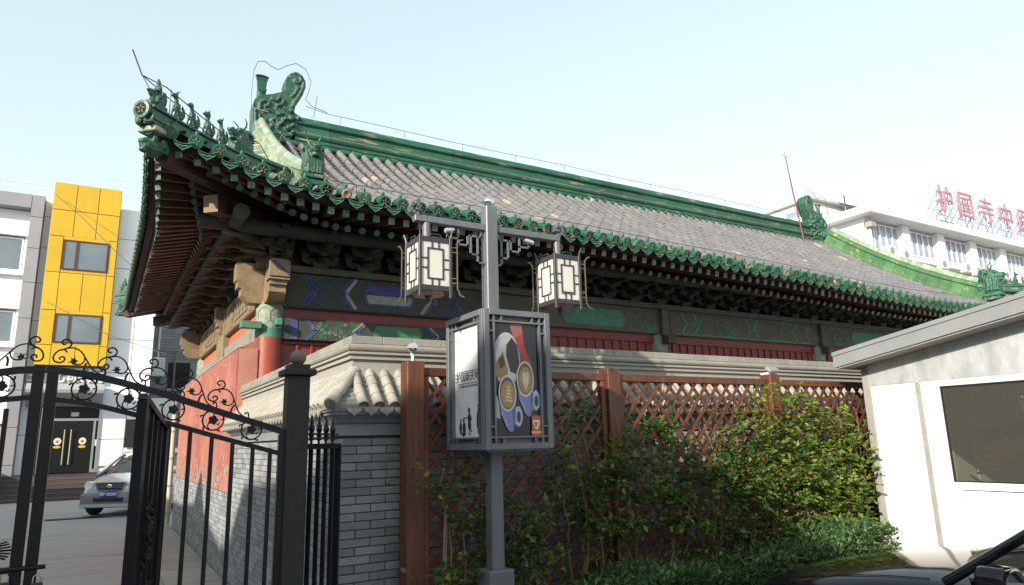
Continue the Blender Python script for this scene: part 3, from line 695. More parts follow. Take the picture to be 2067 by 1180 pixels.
# outer strip beside the near gable ridge, its sunlight put into the pale glaze
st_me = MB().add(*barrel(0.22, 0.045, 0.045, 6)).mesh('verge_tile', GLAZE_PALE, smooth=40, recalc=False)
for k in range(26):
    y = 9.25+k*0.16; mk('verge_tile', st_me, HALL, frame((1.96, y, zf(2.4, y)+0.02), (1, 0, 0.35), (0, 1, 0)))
# hip ridges
def hip(sy, sx=0):
    X_ = (lambda x: x) if sx == 0 else (lambda x: 2*XC-x); Y_ = (lambda y: y) if sy == 0 else (lambda y: 2*YC-y)
    pts = []
    for k in range(41):
        q = k/40; x = 0.14+(2.12-0.14)*q; y = 8.14+(10.12-8.14)*q
        zz = 5.31+0.05*q+0.22*q*q+0.02*(1-q)**3
        pts.append((X_(x), Y_(y), zz))
    lowp = [(a*0.95, b*0.55) for a, b in CP]; lowt = [(a, b*0.55) for a, b in CT]
    slope_ridge('hip_ridge_section', pts[:24], 5, lowp, lowt, GLAZE, GLAZE)
    slope_ridge('hip_ridge_section', pts[23:], 3, [(a*1.0, b*0.75) for a, b in CP], [(a*1.05, b*0.75) for a, b in CT], GLAZE, GLAZE)
    return pts
hp = hip(0); hip(1); hpr = hip(0, 1)
# round end tile under the rider, plus moulded end blocks
e0 = frame((0.12, 8.12, 5.40), (1, 1, 0.1), (-1, 1, 0))
mk('ridge_end_tile', eave_me, HALL, e0 @ SC(1, 1.25, 1.25))
m = MB(); m.M = frame((0.16, 8.16, 5.30), (1, 1, 0.0), (-1, 1, 0)); m.cbox(-0.02, 0.25, -0.11, 0.11, -0.05, 0.03, 0.01); m.cbox(0.02, 0.3, -0.12, 0.12, -0.12, -0.05, 0.01, 1); m.M = None
for s in (-1, 1):
    m.M = frame((0.16, 8.16, 5.30), (1, 1, 0.0), (-1, 1, 0)); m.tube([(0.0, s*0.1, -0.02), (-0.05, s*0.06, -0.05), (-0.03, s*0.02, 0.0)], 0.025, 6)
m.M = None; m.build('ridge_end_block', [GLAZE, GLAZE_PALE], HALL)
# --- small seated beasts and the rider, on the hip ridges
def beast(kind):
    b = MB(); z = 0
    if kind == 'rider':
        b.ell((0.02, 0, 0.09), (0.13, 0.06, 0.075)); b.ell((-0.10, 0, 0.14), (0.05, 0.035, 0.05)); b.ell((-0.15, 0, 0.15), (0.03, 0.022, 0.02)); b.ell((0.15, 0, 0.14), (0.05, 0.03, 0.1))
        b.ell((0.03, 0, 0.2), (0.055, 0.055, 0.085)); b.ell((0.02, 0, 0.3), (0.033, 0.033, 0.04)); b.ell((0.02, 0, 0.335), (0.022, 0.022, 0.02))
        for s in (-1, 1): b.tube([(0.03, s*0.05, 0.25), (-0.02, s*0.05, 0.19), (-0.06, s*0.02, 0.18)], 0.018, 6); b.tube([(0.05, s*0.05, 0.14), (-0.03, s*0.065, 0.10), (-0.03, s*0.06, 0.03)], 0.025, 6)
        b.box(-0.14, 0.18, -0.05, 0.05, -0.05, 0.04)
    else:
        b.ell((0.04, 0, 0.06), (0.075, 0.055, 0.07)); b.ell((-0.005, 0, 0.14), (0.05, 0.045, 0.09), Q=Matrix.Rotation(R(-18), 3, 'Y')); b.ell((-0.03, 0, 0.225), (0.032, 0.032, 0.05))
        b.ell((-0.055, 0, 0.275), (0.05, 0.036, 0.036)); b.ell((-0.105, 0, 0.262), (0.03, 0.022, 0.018))
        for s in (-1, 1):
            b.tube([(-0.03, s*0.035, 0.16), (-0.06, s*0.037, 0.07), (-0.065, s*0.037, 0.0)], [0.022, 0.016, 0.014], 6); b.ell((-0.075, s*0.037, 0.0), (0.025, 0.017, 0.012))
            b.tube([(0.06, s*0.05, 0.08), (0.01, s*0.062, 0.05), (0.02, s*0.055, 0.0)], 0.025, 6)
            if kind in ('wolf', 'lion'): b.tube([(-0.035, s*0.025, 0.30), (-0.02, s*0.033, 0.345)], [0.015, 0.006], 5)
            if kind == 'horned': b.tube([(-0.04, s*0.015, 0.3), (-0.01, s*0.02, 0.34), (0.02, s*0.02, 0.37)], [0.012, 0.01, 0.006], 5)
        if kind == 'lion':
            for k in range(8): a = k*0.785; b.ell((-0.015, 0.035*math.cos(a), 0.265+0.045*math.sin(a)), (0.02, 0.016, 0.016))
        b.tube([(0.10, 0, 0.03), (0.14, 0, 0.09), (0.12, 0, 0.16), (0.09, 0, 0.2)], [0.025, 0.025, 0.022, 0.01], 6)
        b.ell((0.045, 0, 0.16), (0.02, 0.012, 0.06)); b.box(-0.09, 0.11, -0.045, 0.045, -0.04, 0.0)
    return blob(b, CARVE, 0.0095, 1)
bk = {k: beast(k) for k in ('rider', 'wolf', 'lion', 'horned', 'plain')}
for hpts, order in ((hp, ('rider', 'horned', 'plain', 'lion', 'wolf')), (hpr, ('rider', 'horned', 'plain', 'lion', 'wolf')), (None, ('rider', 'wolf'))):
    src = hpts or [(x, 2*YC-y, z) for x, y, z in hp]
    for q, kind in zip((0.055, 0.175, 0.27, 0.37, 0.465), order):
        f_ = q*40; i0 = int(f_); p = Vector(src[i0]).lerp(Vector(src[i0+1]), f_-i0)
        out = Vector(src[0])-Vector(src[10]); out.z = 0
        mk('roof_figure', bk[kind], HALL, frame((p.x, p.y, p.z+0.19), -out, Vector((0, 0, 1)).cross(-out)) @ SC(0.82, 0.8, 1.0))
# --- horned dragon heads
def dragon(hh):
    b = MB(); b.box(-0.10, 0.16, -0.10, 0.10, 0, hh*0.62); b.ell((0.02, 0, hh*0.66), (0.15, 0.105, 0.14)); b.ell((-0.12, 0, hh*0.62), (0.11, 0.085, 0.075)); b.ell((-0.2, 0, hh*0.66), (0.045, 0.06, 0.035)); b.ell((-0.13, 0, hh*0.47), (0.07, 0.06, 0.028))
    for s in (-1, 1):
        b.ell((-0.07, s*0.07, hh*0.76), (0.045, 0.035, 0.04)); b.ell((-0.2, s*0.045, hh*0.7), (0.03, 0.025, 0.025))
        for k in range(4): b.tube([(-0.09+k*0.06, s*0.10, hh*0.55), (-0.10+k*0.06, s*0.115, hh*0.3), (-0.08+k*0.06, s*0.11, 0.03)], 0.025, 6)
        b.tube([(0.05, s*0.09, hh*0.8), (0.14, s*0.1, hh*0.75), (0.16, s*0.1, hh*0.55)], 0.03, 6)
    for k in range(5): b.ell((0.15+0.02*k, 0, hh*(0.85-0.16*k)), (0.09, 0.05, 0.07))
    for k in range(5): b.tube([(-0.11, -0.08+k*0.04, hh*0.5), (-0.12, -0.08+k*0.04, 0.02)], 0.018, 5)
    return blob(b, CARVE, 0.012, 0)
dr_me = dragon(0.56)
horn = MB()
for s in (-1, 1): horn.tube([(0, s*0.05, 0), (0.03, s*0.07, 0.06), (0.01, s*0.10, 0.12), (-0.05, s*0.12, 0.155)], [0.016, 0.014, 0.011, 0.005], 6)
horn_me = horn.mesh('horn', GLAZE, smooth=60)
def put_dragon(M):
    o = mk('dragon_head', dr_me, HALL, M); mk('horn', horn_me, o, M @ T(0.0, 0, 0.47))
    MB().cbox(-0.15, 0.2, -0.14, 0.14, -0.06, 0.0, 0.01).build('pedestal', GLAZE, o, M); MB().cbox(-0.12, 0.18, -0.115, 0.115, -0.14, -0.06, 0.01).build('pedestal', GLAZE, o, M)
put_dragon(T(2.2, 8.88, 5.24) @ RZ(math.pi/2))
put_dragon(T(2*XC-2.28, 8.8, 5.18) @ RZ(math.pi/2+0.15) @ SC(1.25, 1.25, 1.25))
pq = Vector(hp[24]); put_dragon(frame((pq.x, pq.y, pq.z+0.10), (1, 1, 0), (-1, 1, 0)) @ SC(1.05, 0.8, 0.85))
pq = Vector(hpr[24]); put_dragon(frame((pq.x, pq.y, pq.z+0.10), (-1, 1, 0), (-1, -1, 0)) @ SC(1.05, 0.8, 0.85))
pq = Vector(hp[24]); put_dragon(frame((pq.x, 2*YC-pq.y, pq.z+0.10), (1, -1, 0), (1, 1, 0)) @ SC(1.05, 0.8, 0.85))
# --- great ridge-end ornaments
def chiwen():
    out = [(2.12, 7.55), (2.10, 8.37), (2.14, 8.52), (2.24, 8.62), (2.40, 8.68), (2.50, 8.72), (2.62, 8.78), (2.72, 8.86), (2.70, 9.02), (2.735, 9.16), (2.82, 9.27), (2.94, 9.32), (3.05, 9.27), (3.12, 9.15), (3.13, 9.02), (3.08, 8.84), (2.99, 8.66), (2.93, 8.52), (2.92, 8.40), (2.99, 8.36), (3.08, 8.30), (3.08, 8.22), (3.0, 8.19), (2.98, 8.10), (3.02, 8.02), (2.95, 7.92), (2.86, 7.80), (2.80, 7.55)]
    b = MB(); b.prism(out, lambda a, b_, d: (a, d, b_), 13.44, 13.76)
    for fy_ in (13.43, 13.77):
        Z = lambda pts, r: b.tube([(x, fy_, z) for x, z in pts], r, 6)
        sp = [(2.93+0.17*math.exp(-0.21*t)*math.cos(1.9-t*0.6), 9.12+0.17*math.exp(-0.21*t)*math.sin(1.9-t*0.6)) for t in range(0, 16)]
        Z(sp, 0.03); Z([(3.08, 9.12), (3.07, 8.98), (3.0, 8.8), (2.92, 8.64), (2.88, 8.5)], 0.035); Z([(2.98, 8.98), (2.93, 8.85), (2.85, 8.72)], 0.03)
        Z([(2.24, 8.30), (2.24, 8.44), (2.32, 8.53), (2.42, 8.50), (2.40, 8.42), (2.33, 8.40)], 0.034)
        Z([(2.45, 8.60), (2.56, 8.56), (2.62, 8.66), (2.70, 8.60), (2.66, 8.50), (2.56, 8.46)], 0.04)
        Z([(2.30, 8.28), (2.45, 8.33), (2.58, 8.26), (2.72, 8.34), (2.82, 8.28)], 0.034); Z([(2.70, 8.46), (2.80, 8.40), (2.86, 8.46)], 0.03)
        Z([(2.36, 8.12), (2.36, 7.98), (2.44, 7.92), (2.50, 8.02), (2.47, 8.12), (2.55, 8.18), (2.62, 8.08), (2.6, 7.96)], 0.036)
        Z([(2.16, 7.7), (2.18, 8.0), (2.15, 8.3)], 0.035); Z([(2.25, 7.8), (2.28, 8.02), (2.24, 8.2)], 0.03)
        for (x, z, r_) in ((2.86, 8.24, 0.075), (2.74, 8.20, 0.055), (2.90, 8.1, 0.05), (2.80, 8.02, 0.065), (2.90, 7.95, 0.045), (2.68, 8.1, 0.05), (3.0, 8.27, 0.06), (2.85, 8.4, 0.045)): b.ell((x, fy_, z), (r_, 0.075, r_))
        Z([(2.66, 7.9), (2.78, 7.85), (2.9, 7.88)], 0.03)
    return blob(b, CARVE, 0.014, 0)
cw = chiwen()
def hilt():
    m = MB(); m.cbox(2.2, 2.36, 13.52, 13.68, 8.56, 8.82, 0.01)
    m.tube([(2.2, 13.51, 8.80), (2.28, 13.51, 8.74), (2.36, 13.51, 8.80)], 0.02, 6)
    for k in range(6):
        a = (k-2.5)*0.14; m.tube([(2.28+a*0.17, 13.6, 8.8), (2.28+a*0.22, 13.6, 9.0), (2.28+a*0.3, 13.6, 9.10+0.02*math.cos(a*4))], [0.025, 0.024, 0.022], 6)
        m.ell((2.28+a*0.31, 13.6, 9.11+0.02*math.cos(a*4)), (0.026, 0.05, 0.026))
    return m.mesh('sword_hilt', GLAZE, smooth=50)
ht = hilt()
MIR = T(2*XC, 0, 0) @ SC(-1, 1, 1)
o = mk('ridge_ornament', cw, HALL); mk('sword_hilt', ht, o)
o = mk('ridge_ornament', cw, HALL, MIR); mk('sword_hilt', ht, o, MIR)
# ================================================================== lightning protection
LW = thing('lightning_wire', 'thin dark lightning conductor wire held over the roof ridge and eaves', 'wire', (2.0, 13.6, 8.4))
m = MB()
pts = [(3.15, 13.5, 8.62), (3.6, 13.5, 8.55)]+[(3.6+k*1.5, 13.5, 8.53+0.015*math.sin(k*2)) for k in range(1, 11)]
m.tube(pts, 0.006, 5)
m.build('ridge_wire', WIRE, LW)
lp_ = [(2.08, 13.4, 8.0), (2.06, 13.4, 8.6), (2.08, 13.4, 9.1), (2.15, 13.4, 9.32), (2.28, 13.4, 9.36), (2.42, 13.4, 9.28), (2.55, 13.4, 9.24), (2.72, 13.4, 9.38), (2.9, 13.4, 9.48), (3.1, 13.4, 9.40), (3.22, 13.4, 9.15), (3.18, 13.4, 8.9), (3.12, 13.4, 8.72), (3.25, 13.4, 8.6), (3.6, 13.45, 8.55)]
MB().tube(lp_, 0.007, 5).build('wire_loop', WIRE, LW)
MB().tube([(2*XC-x, y, z) for x, y, z in lp_], 0.007, 5).build('wire_loop', WIRE, LW)
for k in range(11):
    x = 3.9+k*1.45; MB().tube([(x, 13.5, 8.37), (x, 13.5, 8.54)], 0.006, 5).build('wire_support', WIRE, LW)
MB().tube([(3.30, 13.4, 8.35), (3.36, 13.4, 8.86)], 0.008, 5).build('short_rod', WIRE, LW)
# wire along the near hip and gable ridge
h = [(-0.03, 8.3, 6.19), (0.088, 8.3, 5.90), (0.35, 8.36, 5.84), (0.8, 8.8, 5.75), (1.2, 9.2, 5.70), (1.3, 9.3, 5.62), (1.45, 9.42, 5.86), (1.62, 9.6, 5.9), (1.85, 9.85, 5.72)]
MB().tube(h[:2], 0.009, 5).build('corner_rod', WIRE, LW)
MB().tube(h[1:], 0.007, 5).build('hip_wire', WIRE, LW)
MB().tube([(0.088, 8.3, 5.9), (0.24, 8.26, 5.62)], 0.006, 5).build('wire_support', WIRE, LW)
MB().tube([(0.088, 8.3, 5.9), (0.5, 8.55, 5.72), (1.3, 9.3, 5.45)], 0.006, 5).build('hip_wire', WIRE, LW)
for q in (0.4, 1.02): MB().tube([(q, q+8.0, 5.45), (q, q+8.0, 5.85 if q < 0.6 else 5.73)], 0.006, 5).build('wire_support', WIRE, LW)
gw = [(2.05, 13.3, 8.25), (2.35, 13.1, 8.12)]+[(2.4, y, zf(2.4, y)+0.52) for y in (12.5, 11.6, 10.7, 9.9, 9.3)]
MB().tube(gw, 0.008, 5).build('gable_wire', WIRE, LW)
for y in (12.0, 11.0, 10.2, 9.6): MB().tube([(2.35, y, zf(2.4, y)+0.3), (2.4, y, zf(2.4, y)+0.52)], 0.006, 5).build('wire_support', WIRE, LW)
ew = [(2.25, 8.75, 5.35)]+[(x, eyf(x)+0.75, zf(x, eyf(x)+0.75)+0.22) for x in (2.6, 4, 5.5, 7, 9, 11, 13, 15, 17, 19)]
MB().tube(ew, 0.006, 5).build('eave_wire', WIRE, LW)
for x in (2.9, 4.1, 5.3, 6.5, 7.7, 9, 10.5): MB().tube([(x, eyf(x)+0.75, zf(x, eyf(x)+0.75)+0.06), (x, eyf(x)+0.75, zf(x, eyf(x)+0.75)+0.22)], 0.005, 5).build('wire_support', WIRE, LW)
LR = thing('lightning_rod', 'tall thin rusty lightning rod standing on the roof ridge by the far ornament', 'lightning rod', (18.65, 13.25, 7.55))
MB().tube([(18.65, 13.25, 7.6), (18.35, 13.25, 9.4), (18.22, 13.25, 10.3)], [0.028, 0.022, 0.015], 6).build('mast', mat('rusty_iron', (0.16, 0.07, 0.045), 0.7), LR)
m = MB(); m.tube([(18.22, 13.25, 10.3), (18.19, 13.25, 10.52)], 0.008, 5)
for s in (-1, 1): m.tube([(18.22, 13.25, 10.3), (18.22+s*0.15, 13.25, 10.42)], 0.008, 5)
m.build('prongs', WIRE, LR)
# ================================================================== enclosure wall
WX, WY, WYE, WXE = 1.572, 5.176, 10.10, 13.0
EW = thing('brick_wall', 'grey brick enclosure wall with tiled coping wrapping round the temple front', 'wall', (WX, WY, 0))
def lsweep(m, prof, mi=0, closed=True, xe=WXE, ye=WYE):
    n = len(prof); vs = []
    for (o, z) in prof: vs.append((WX-o, ye, z))
    for (o, z) in prof: vs.append((WX-o, WY-o, z))
    for (o, z) in prof: vs.append((xe, WY-o, z))
    fs = [(s*n+k, s*n+(k+1) % n, (s+1)*n+(k+1) % n, (s+1)*n+k) for s in (0, 1) for k in range(n if closed else n-1)]
    if closed: fs += [list(range(n)), [2*n+k for k in range(n)]]
    m.add(vs, fs, mi)
m = MB(); lsweep(m, [(-0.007, 0), (-0.007, 1.77), (-0.38, 1.77), (-0.38, 0)]); core = m.build('wall_core', MORTAR, EW)
BL, BH, JT = 0.233, 0.0605, 0.007
big = MB().cbox(-BL/2+JT/2, BL/2-JT/2, -0.05, 0.0, JT/2, BH-JT/2, 0.004).mesh('brick', BRICK)
hlf = MB().cbox(-BL/4+JT/2, BL/4-JT/2, -0.05, 0.0, JT/2, BH-JT/2, 0.004).mesh('brick', BRICK)
stuffm = MB(); nb = 0
def jit(): return random.uniform(-0.0025, 0.0025)
cand = []
for c in range(29):
    off = (c % 2)*0.5
    # front
    x = WX
    first = True
    while x < 7.4:
        L = BL if not (first and off) else BL/2
        cand.append((x+L/2-WX+0.0, 'f', x+L/2, c, L)); x += L; first = False
    y = WY; first = True
    while y < WYE-0.02:
        L = BL if (first and off) or not first else BL/2
        L = min(L, WYE-y)
        cand.append(((y+L/2-WY)*1.35, 'l', y+L/2, c, L)); y += L; first = False
cand.sort(key=lambda q: q[0])
for k, (key, face, p, c, L) in enumerate(cand):
    if face == 'f': M = T(p, WY+0.0+jit(), c*BH) @ RZ(math.pi)
    else: M = T(WX+jit(), p, c*BH) @ RZ(math.pi/2)
    if face == 'f': M = T(p, WY+jit(), c*BH) @ RZ(math.pi) @ T(0, 0.0, 0)
    if k < 300: mk('brick', big if L > BL*0.9 else hlf, core, M @ (SC(L/BL, 1, 1) if L > BL*0.9 else SC(L/(BL/2), 1, 1)))
    else:
        stuffm.M = M; stuffm.box(-L/2+JT/2, L/2-JT/2, -0.05, 0, JT/2, BH-JT/2)
for c in range(18):   # wainscot of the red wall
    y = 10.13+(c % 2)*BL/2
    while y < 17.4:
        stuffm.M = T(1.566+jit(), y+BL/2, c*0.062) @ RZ(math.pi/2); stuffm.box(-BL/2+JT/2, BL/2-JT/2, -0.03, 0, JT/2, 0.062-JT/2); y += BL
stuffm.M = None
tag(stuffm.build('brick', BRICK, core), kind='stuff')
# mouldings under the coping
m = MB(); lsweep(m, [(0.022, 1.772), (0.022, 1.855), (-0.3, 1.855), (-0.3, 1.772)]); m.build('moulding_band', BRICK, EW)
cove = [(0.012, 1.857), (0.03, 1.87), (0.05, 1.893), (0.078, 1.915), (0.098, 1.925), (0.10, 1.945), (0.115, 1.948), (0.115, 1.962), (-0.2, 1.962), (-0.2, 1.857)]
m = MB(); lsweep(m, cove); m.build('moulding_cove', BRICK, EW)
# stepped pan tiles of the coping
pr = []; N_ = 7; O0, Z0, O1, Z1 = 0.125, 1.985, -0.14, 2.27
for k in range(N_):
    a, b_ = k/N_, (k+1)/N_
    pr += [(O0+(O1-O0)*a, Z0+(Z1-Z0)*a+0.012), (O0+(O1-O0)*b_, Z0+(Z1-Z0)*b_-0.006)]
m = MB(); lsweep(m, [(O0, Z0-0.02)]+pr, closed=False); m.build('coping_pan_tiles', mat('dull_pan_tile', (0.16, 0.155, 0.14), 0.9, col2=(0.24, 0.23, 0.20), scale=14, bump=0.4, bscale=60), EW, recalc=False)
slopeL = math.hypot(O1-O0, Z1-Z0); sx, sz = (O0-O1)/slopeL, (Z1-Z0)/slopeL
segL = slopeL/4
ctv = barrel(segL+0.008, 0.041, 0.036, 9)
ct_me = MB().add(*ctv).mesh('coping_tile', WALLTILE, smooth=40, recalc=False)
ce = MB(); ce.add(*barrel(segL+0.008, 0.042, 0.037, 10)); ce.lathe([(0.044, -0.01), (0.045, 0.006)], n=16, ax='x'); ce.lathe([(0.044, -0.01), (0.034, -0.011), (0.032, -0.004), (0.001, -0.006)], n=16, ax='x', mi=1)
for k in range(6): a = k*1.047; ce.tube([(-0.008, 0.006*math.cos(a), 0.006*math.sin(a)), (-0.009, 0.024*math.cos(a+0.4), 0.024*math.sin(a+0.4))], 0.005, 5, 1)
ce_me = ce.mesh('coping_tile', [WALLTILE, STONE], smooth=45)
fl = [(-0.05, 0.0), (-0.03, -0.012), (0, -0.017), (0.03, -0.012), (0.05, 0.0), (0.052, -0.022), (0.038, -0.04), (0.018, -0.046), (0, -0.064), (-0.018, -0.046), (-0.038, -0.04), (-0.052, -0.022)]
cd_ = MB(); cd_.prism(fl, lambda a, b, d: (d+b*0.3, a, b), -0.006, 0.006)
cd_.tube([(-0.014, -0.036, -0.026), (-0.018, 0, -0.045), (-0.014, 0.036, -0.026)], 0.005, 5); cd_.tube([(-0.012, -0.02, -0.02), (-0.014, 0, -0.028), (-0.012, 0.02, -0.02)], 0.005, 5)
cd_me = cd_.mesh('drip_tile', WALLTILE)
cnt = 0; strest = MB(); CS = 0.121
for i in range(58):
    x = WX+0.12+i*CS
    for k in range(4):
        o_ = O0-sx*segL*k; z_ = Z0+sz*segL*k+0.012
        M = frame((x+jit(), WY-o_, z_), (0, sx, sz), (-1, 0, 0))
        if i < 38: mk('coping_tile', ce_me if k == 0 else ct_me, EW, M); cnt += 1
        else: strest.M = M; strest.add(*ctv)
    if i < 30: mk('drip_tile', cd_me, EW, frame((x+CS/2, WY-O0, Z0-0.005), (0, 1, 0.25), (-1, 0, 0)))
mk('drip_tile', cd_me, EW, frame((WX+0.05, WY-O0, Z0-0.005), (0, 1, 0.25), (-1, 0, 0)))
for i in range(41):
    y = WY+0.12+i*CS
    for k in range(4):
        o_ = O0-sx*segL*k; z_ = Z0+sz*segL*k+0.012
        M = frame((WX-o_, y+jit(), z_), (sx, 0, sz), (0, 1, 0))
        if i < 37: mk('coping_tile', ce_me if k == 0 else ct_me, EW, M)
        else: strest.M = M; strest.add(*ctv)
    mk('drip_tile', cd_me, EW, frame((WX-O0, y+CS/2, Z0-0.005), (1, 0, 0.25), (0, 1, 0)))
strest.M = None; tag(strest.build('coping_tile', WALLTILE, EW, smooth=40, recalc=False), kind='stuff')
for k in range(4):   # hip row at the corner
    o_ = O0-sx*segL*k; z_ = Z0+sz*segL*k+0.02
    mk('coping_tile', ce_me if k == 0 else ct_me, EW, frame((WX-o_, WY-o_, z_), (sx, sx, sz), (-1, 1, 0)) @ SC(1.25, 1.15, 1.15))
m = MB(); lsweep(m, [(-0.10, 2.2), (-0.10, 2.36), (-0.3, 2.36), (-0.3, 2.2)]); m.build('coping_wall', PLASTER, EW)
m = MB(); lsweep(m, [(-0.075, 2.362), (-0.075, 2.382), (-0.085, 2.384), (-0.085, 2.40), (-0.06, 2.402), (-0.06, 2.42), (-0.3, 2.42), (-0.3, 2.362)]); m.build('moulding_band', PLASTER, EW)
roll = [(-0.075+0.032*math.cos(R(a)), 2.452+0.03*math.sin(R(a))) for a in range(-80, 91, 20)]+[(-0.3, 2.482), (-0.3, 2.422)]
m = MB(); lsweep(m, roll); m.build('moulding_roll', STONE, EW, smooth=40)
cm = {}
for i in range(27):
    x0 = WX+0.075+i*0.262; MB().cbox(x0+0.0015, x0+0.2605, WY+0.075, WY+0.30, 2.484, 2.545+jit()*0.6, 0.004).build('cap_slab', STONE, EW)
for i in range(18):
    y0 = WY+0.302+i*0.262; MB().cbox(WX+0.075, WX+0.30, y0+0.0015, y0+0.2605, 2.484, 2.545+jit()*0.6, 0.004).build('cap_slab', STONE, EW)
# ================================================================== wooden lattice fence
LF = thing('lattice_fence', 'red brown wooden lattice fence standing before the grey brick wall', 'fence', (2.0, 4.92, 0))
posts = [(1.96, 2.10), (3.86, 4.0), (6.0, 6.15), (7.95, 8.1), (10.0, 10.14), (12.1, 12.24)]
for (a, b_) in posts: MB().cbox(a, b_, 4.85, 4.99, 0, 2.315, 0.006).build('post', WOOD, LF)
for (a, b_) in zip(posts, posts[1:]):
    x0, x1 = a[1]+0.002, b_[0]-0.002; z0, z1 = 0.2, 2.27
    MB().cbox(x0, x1, 4.885, 4.955, z1-0.065, z1, 0.004).build('rail', WOOD, LF)
    MB().cbox(x0, x1, 4.885, 4.955, z0, z0+0.065, 0.004).build('rail', WOOD, LF)
    MB().cbox(x0, x0+0.05, 4.887, 4.953, z0+0.066, z1-0.066, 0.004).build('stile', WOOD, LF)
    MB().cbox(x1-0.05, x1, 4.887, 4.953, z0+0.066, z1-0.066, 0.004).build('stile', WOOD, LF)
    xa, xb, za, zb = x0+0.04, x1-0.04, z0+0.05, z1-0.05
    tn = 1.15; st = 0.152
    for s in (1, -1):
        k = -30
        while k < 60:
            bx = xa+k*st; k += 1
            # line x = bx + s*(z-za)/tn
            lo, hi = za, zb
            if s > 0: lo = max(lo, za+(xa-bx)*tn); hi = min(hi, za+(xb-bx)*tn)
            else: lo = max(lo, za+(bx-xb)*tn); hi = min(hi, za+(bx-xa)*tn)
            if hi-lo < 0.06: continue
            yy = 4.912 if s > 0 else 4.926
            MB().bar((bx+s*(lo-za)/tn, yy, lo), (bx+s*(hi-za)/tn, yy, hi), 0.012, 0.030, (-(hi-lo), 0, s*(hi-lo)/tn)).build('slat', WOOD, LF)
# camera on the first post
WHITEP = mat('white_plastic', (0.72, 0.72, 0.72), 0.35)
DARKP = mat('dark_plastic', (0.02, 0.02, 0.022), 0.3)
CC = thing('security_camera', 'small silver bullet security camera on top of the first fence post', 'security camera', (2.03, 4.92, 2.315))
Mc = frame((2.03, 4.93, 2.42), (-0.35, -1, -0.12), (1, -0.35, 0))
MB().lathe([(0.03, -0.09), (0.036, -0.08), (0.036, 0.06), (0.03, 0.065)], n=16, ax='x').build('housing', mat('satin_silver', (0.6, 0.61, 0.63), 0.25, 0.8), CC, Mc, smooth=40)
MB().lathe([(0.028, 0.0), (0.027, 0.067), (0.01, 0.06)], n=16, ax='x').build('lens', DARKP, CC, Mc @ T(0.003, 0, 0))
MB().sweep([(0.040*math.cos(R(a)), 0.040*math.sin(R(a))) for a in range(0, 181, 20)], [Mc @ Vector((-0.08, 0, 0)), Mc @ Vector((0.10, 0, 0.0))], up=(0, 0, 1)).build('sunshade', mat('satin_silver', (0.55, 0.56, 0.58), 0.3, 0.6), CC)
MB().tube([(2.03, 4.92, 2.315), (2.03, 4.92, 2.36), (2.03, 4.94, 2.39)], 0.012, 6).build('bracket', WHITEP, CC)
MB().tube([(2.05, 4.97, 2.40), (2.075, 5.0, 2.36), (2.08, 4.99, 2.30)], 0.004, 5).build('cable', DARKP, CC)
FL = thing('floodlight', 'small pale grey floodlight fixed on the fence post near the white booth', 'floodlight', (6.08, 4.9, 2.315))
MB().cbox(6.0, 6.16, 4.87, 4.97, 2.317, 2.338, 0.004).build('bracket', WHITEP, FL); MB().cbox(-0.075, 0.075, -0.04, 0.04, -0.02, 0.02, 0.008).build('lamp_head', STONE, FL, T(6.06, 4.86, 2.365) @ RX(R(35)))
# ================================================================== climbing roses and hedge
ROSE = leaf_mat('rose_leaf', [(0.0, (0.018, 0.05, 0.010)), (0.45, (0.030, 0.085, 0.014)), (0.68, (0.075, 0.16, 0.02)), (0.86, (0.16, 0.22, 0.035)), (0.95, (0.20, 0.09, 0.03)), (1.0, (0.16, 0.045, 0.02))])
HEDGE = leaf_mat('hedge_leaf', [(0.0, (0.025, 0.065, 0.025)), (0.4, (0.045, 0.115, 0.045)), (0.8, (0.10, 0.18, 0.055)), (1.0, (0.22, 0.28, 0.09))], 0.4)
ROSE_SUN = leaf_mat('sunlit_rose_leaf', [(0.0, (0.03, 0.07, 0.012)), (0.35, (0.07, 0.15, 0.02)), (0.7, (0.15, 0.24, 0.03)), (0.88, (0.25, 0.28, 0.05)), (0.96, (0.24, 0.11, 0.04)), (1.0, (0.18, 0.05, 0.025))])  # brighter yellow green puts sunlight into the leaves nearer the booth
STEM = mat('green_brown_stem', (0.13, 0.125, 0.05), 0.7, col2=(0.13, 0.08, 0.04), scale=9)
rl = random.Random(11)
def leaf(m, p, d, nrm, L, W):
    d = Vector(d).normalized(); s = d.cross(Vector(nrm)); s = s.normalized() if s.length > 1e-4 else Vector((1, 0, 0)); n = s.cross(d)
    p = Vector(p); a = p; t = p+d*L; q1 = p+d*L*0.45+s*W*0.5+n*W*0.18; q2 = p+d*L*0.45-s*W*0.5+n*W*0.18; mid = p+d*L*0.5-n*W*0.02
    m.add([a, q1, t, q2, mid], [(0, 1, 4), (1, 2, 4), (4, 2, 3), (0, 4, 3)])
def rdir(up=0.0):
    v = Vector((rl.gauss(0, 1), rl.gauss(0, 1), rl.gauss(0, 1)+up)); return v.normalized()
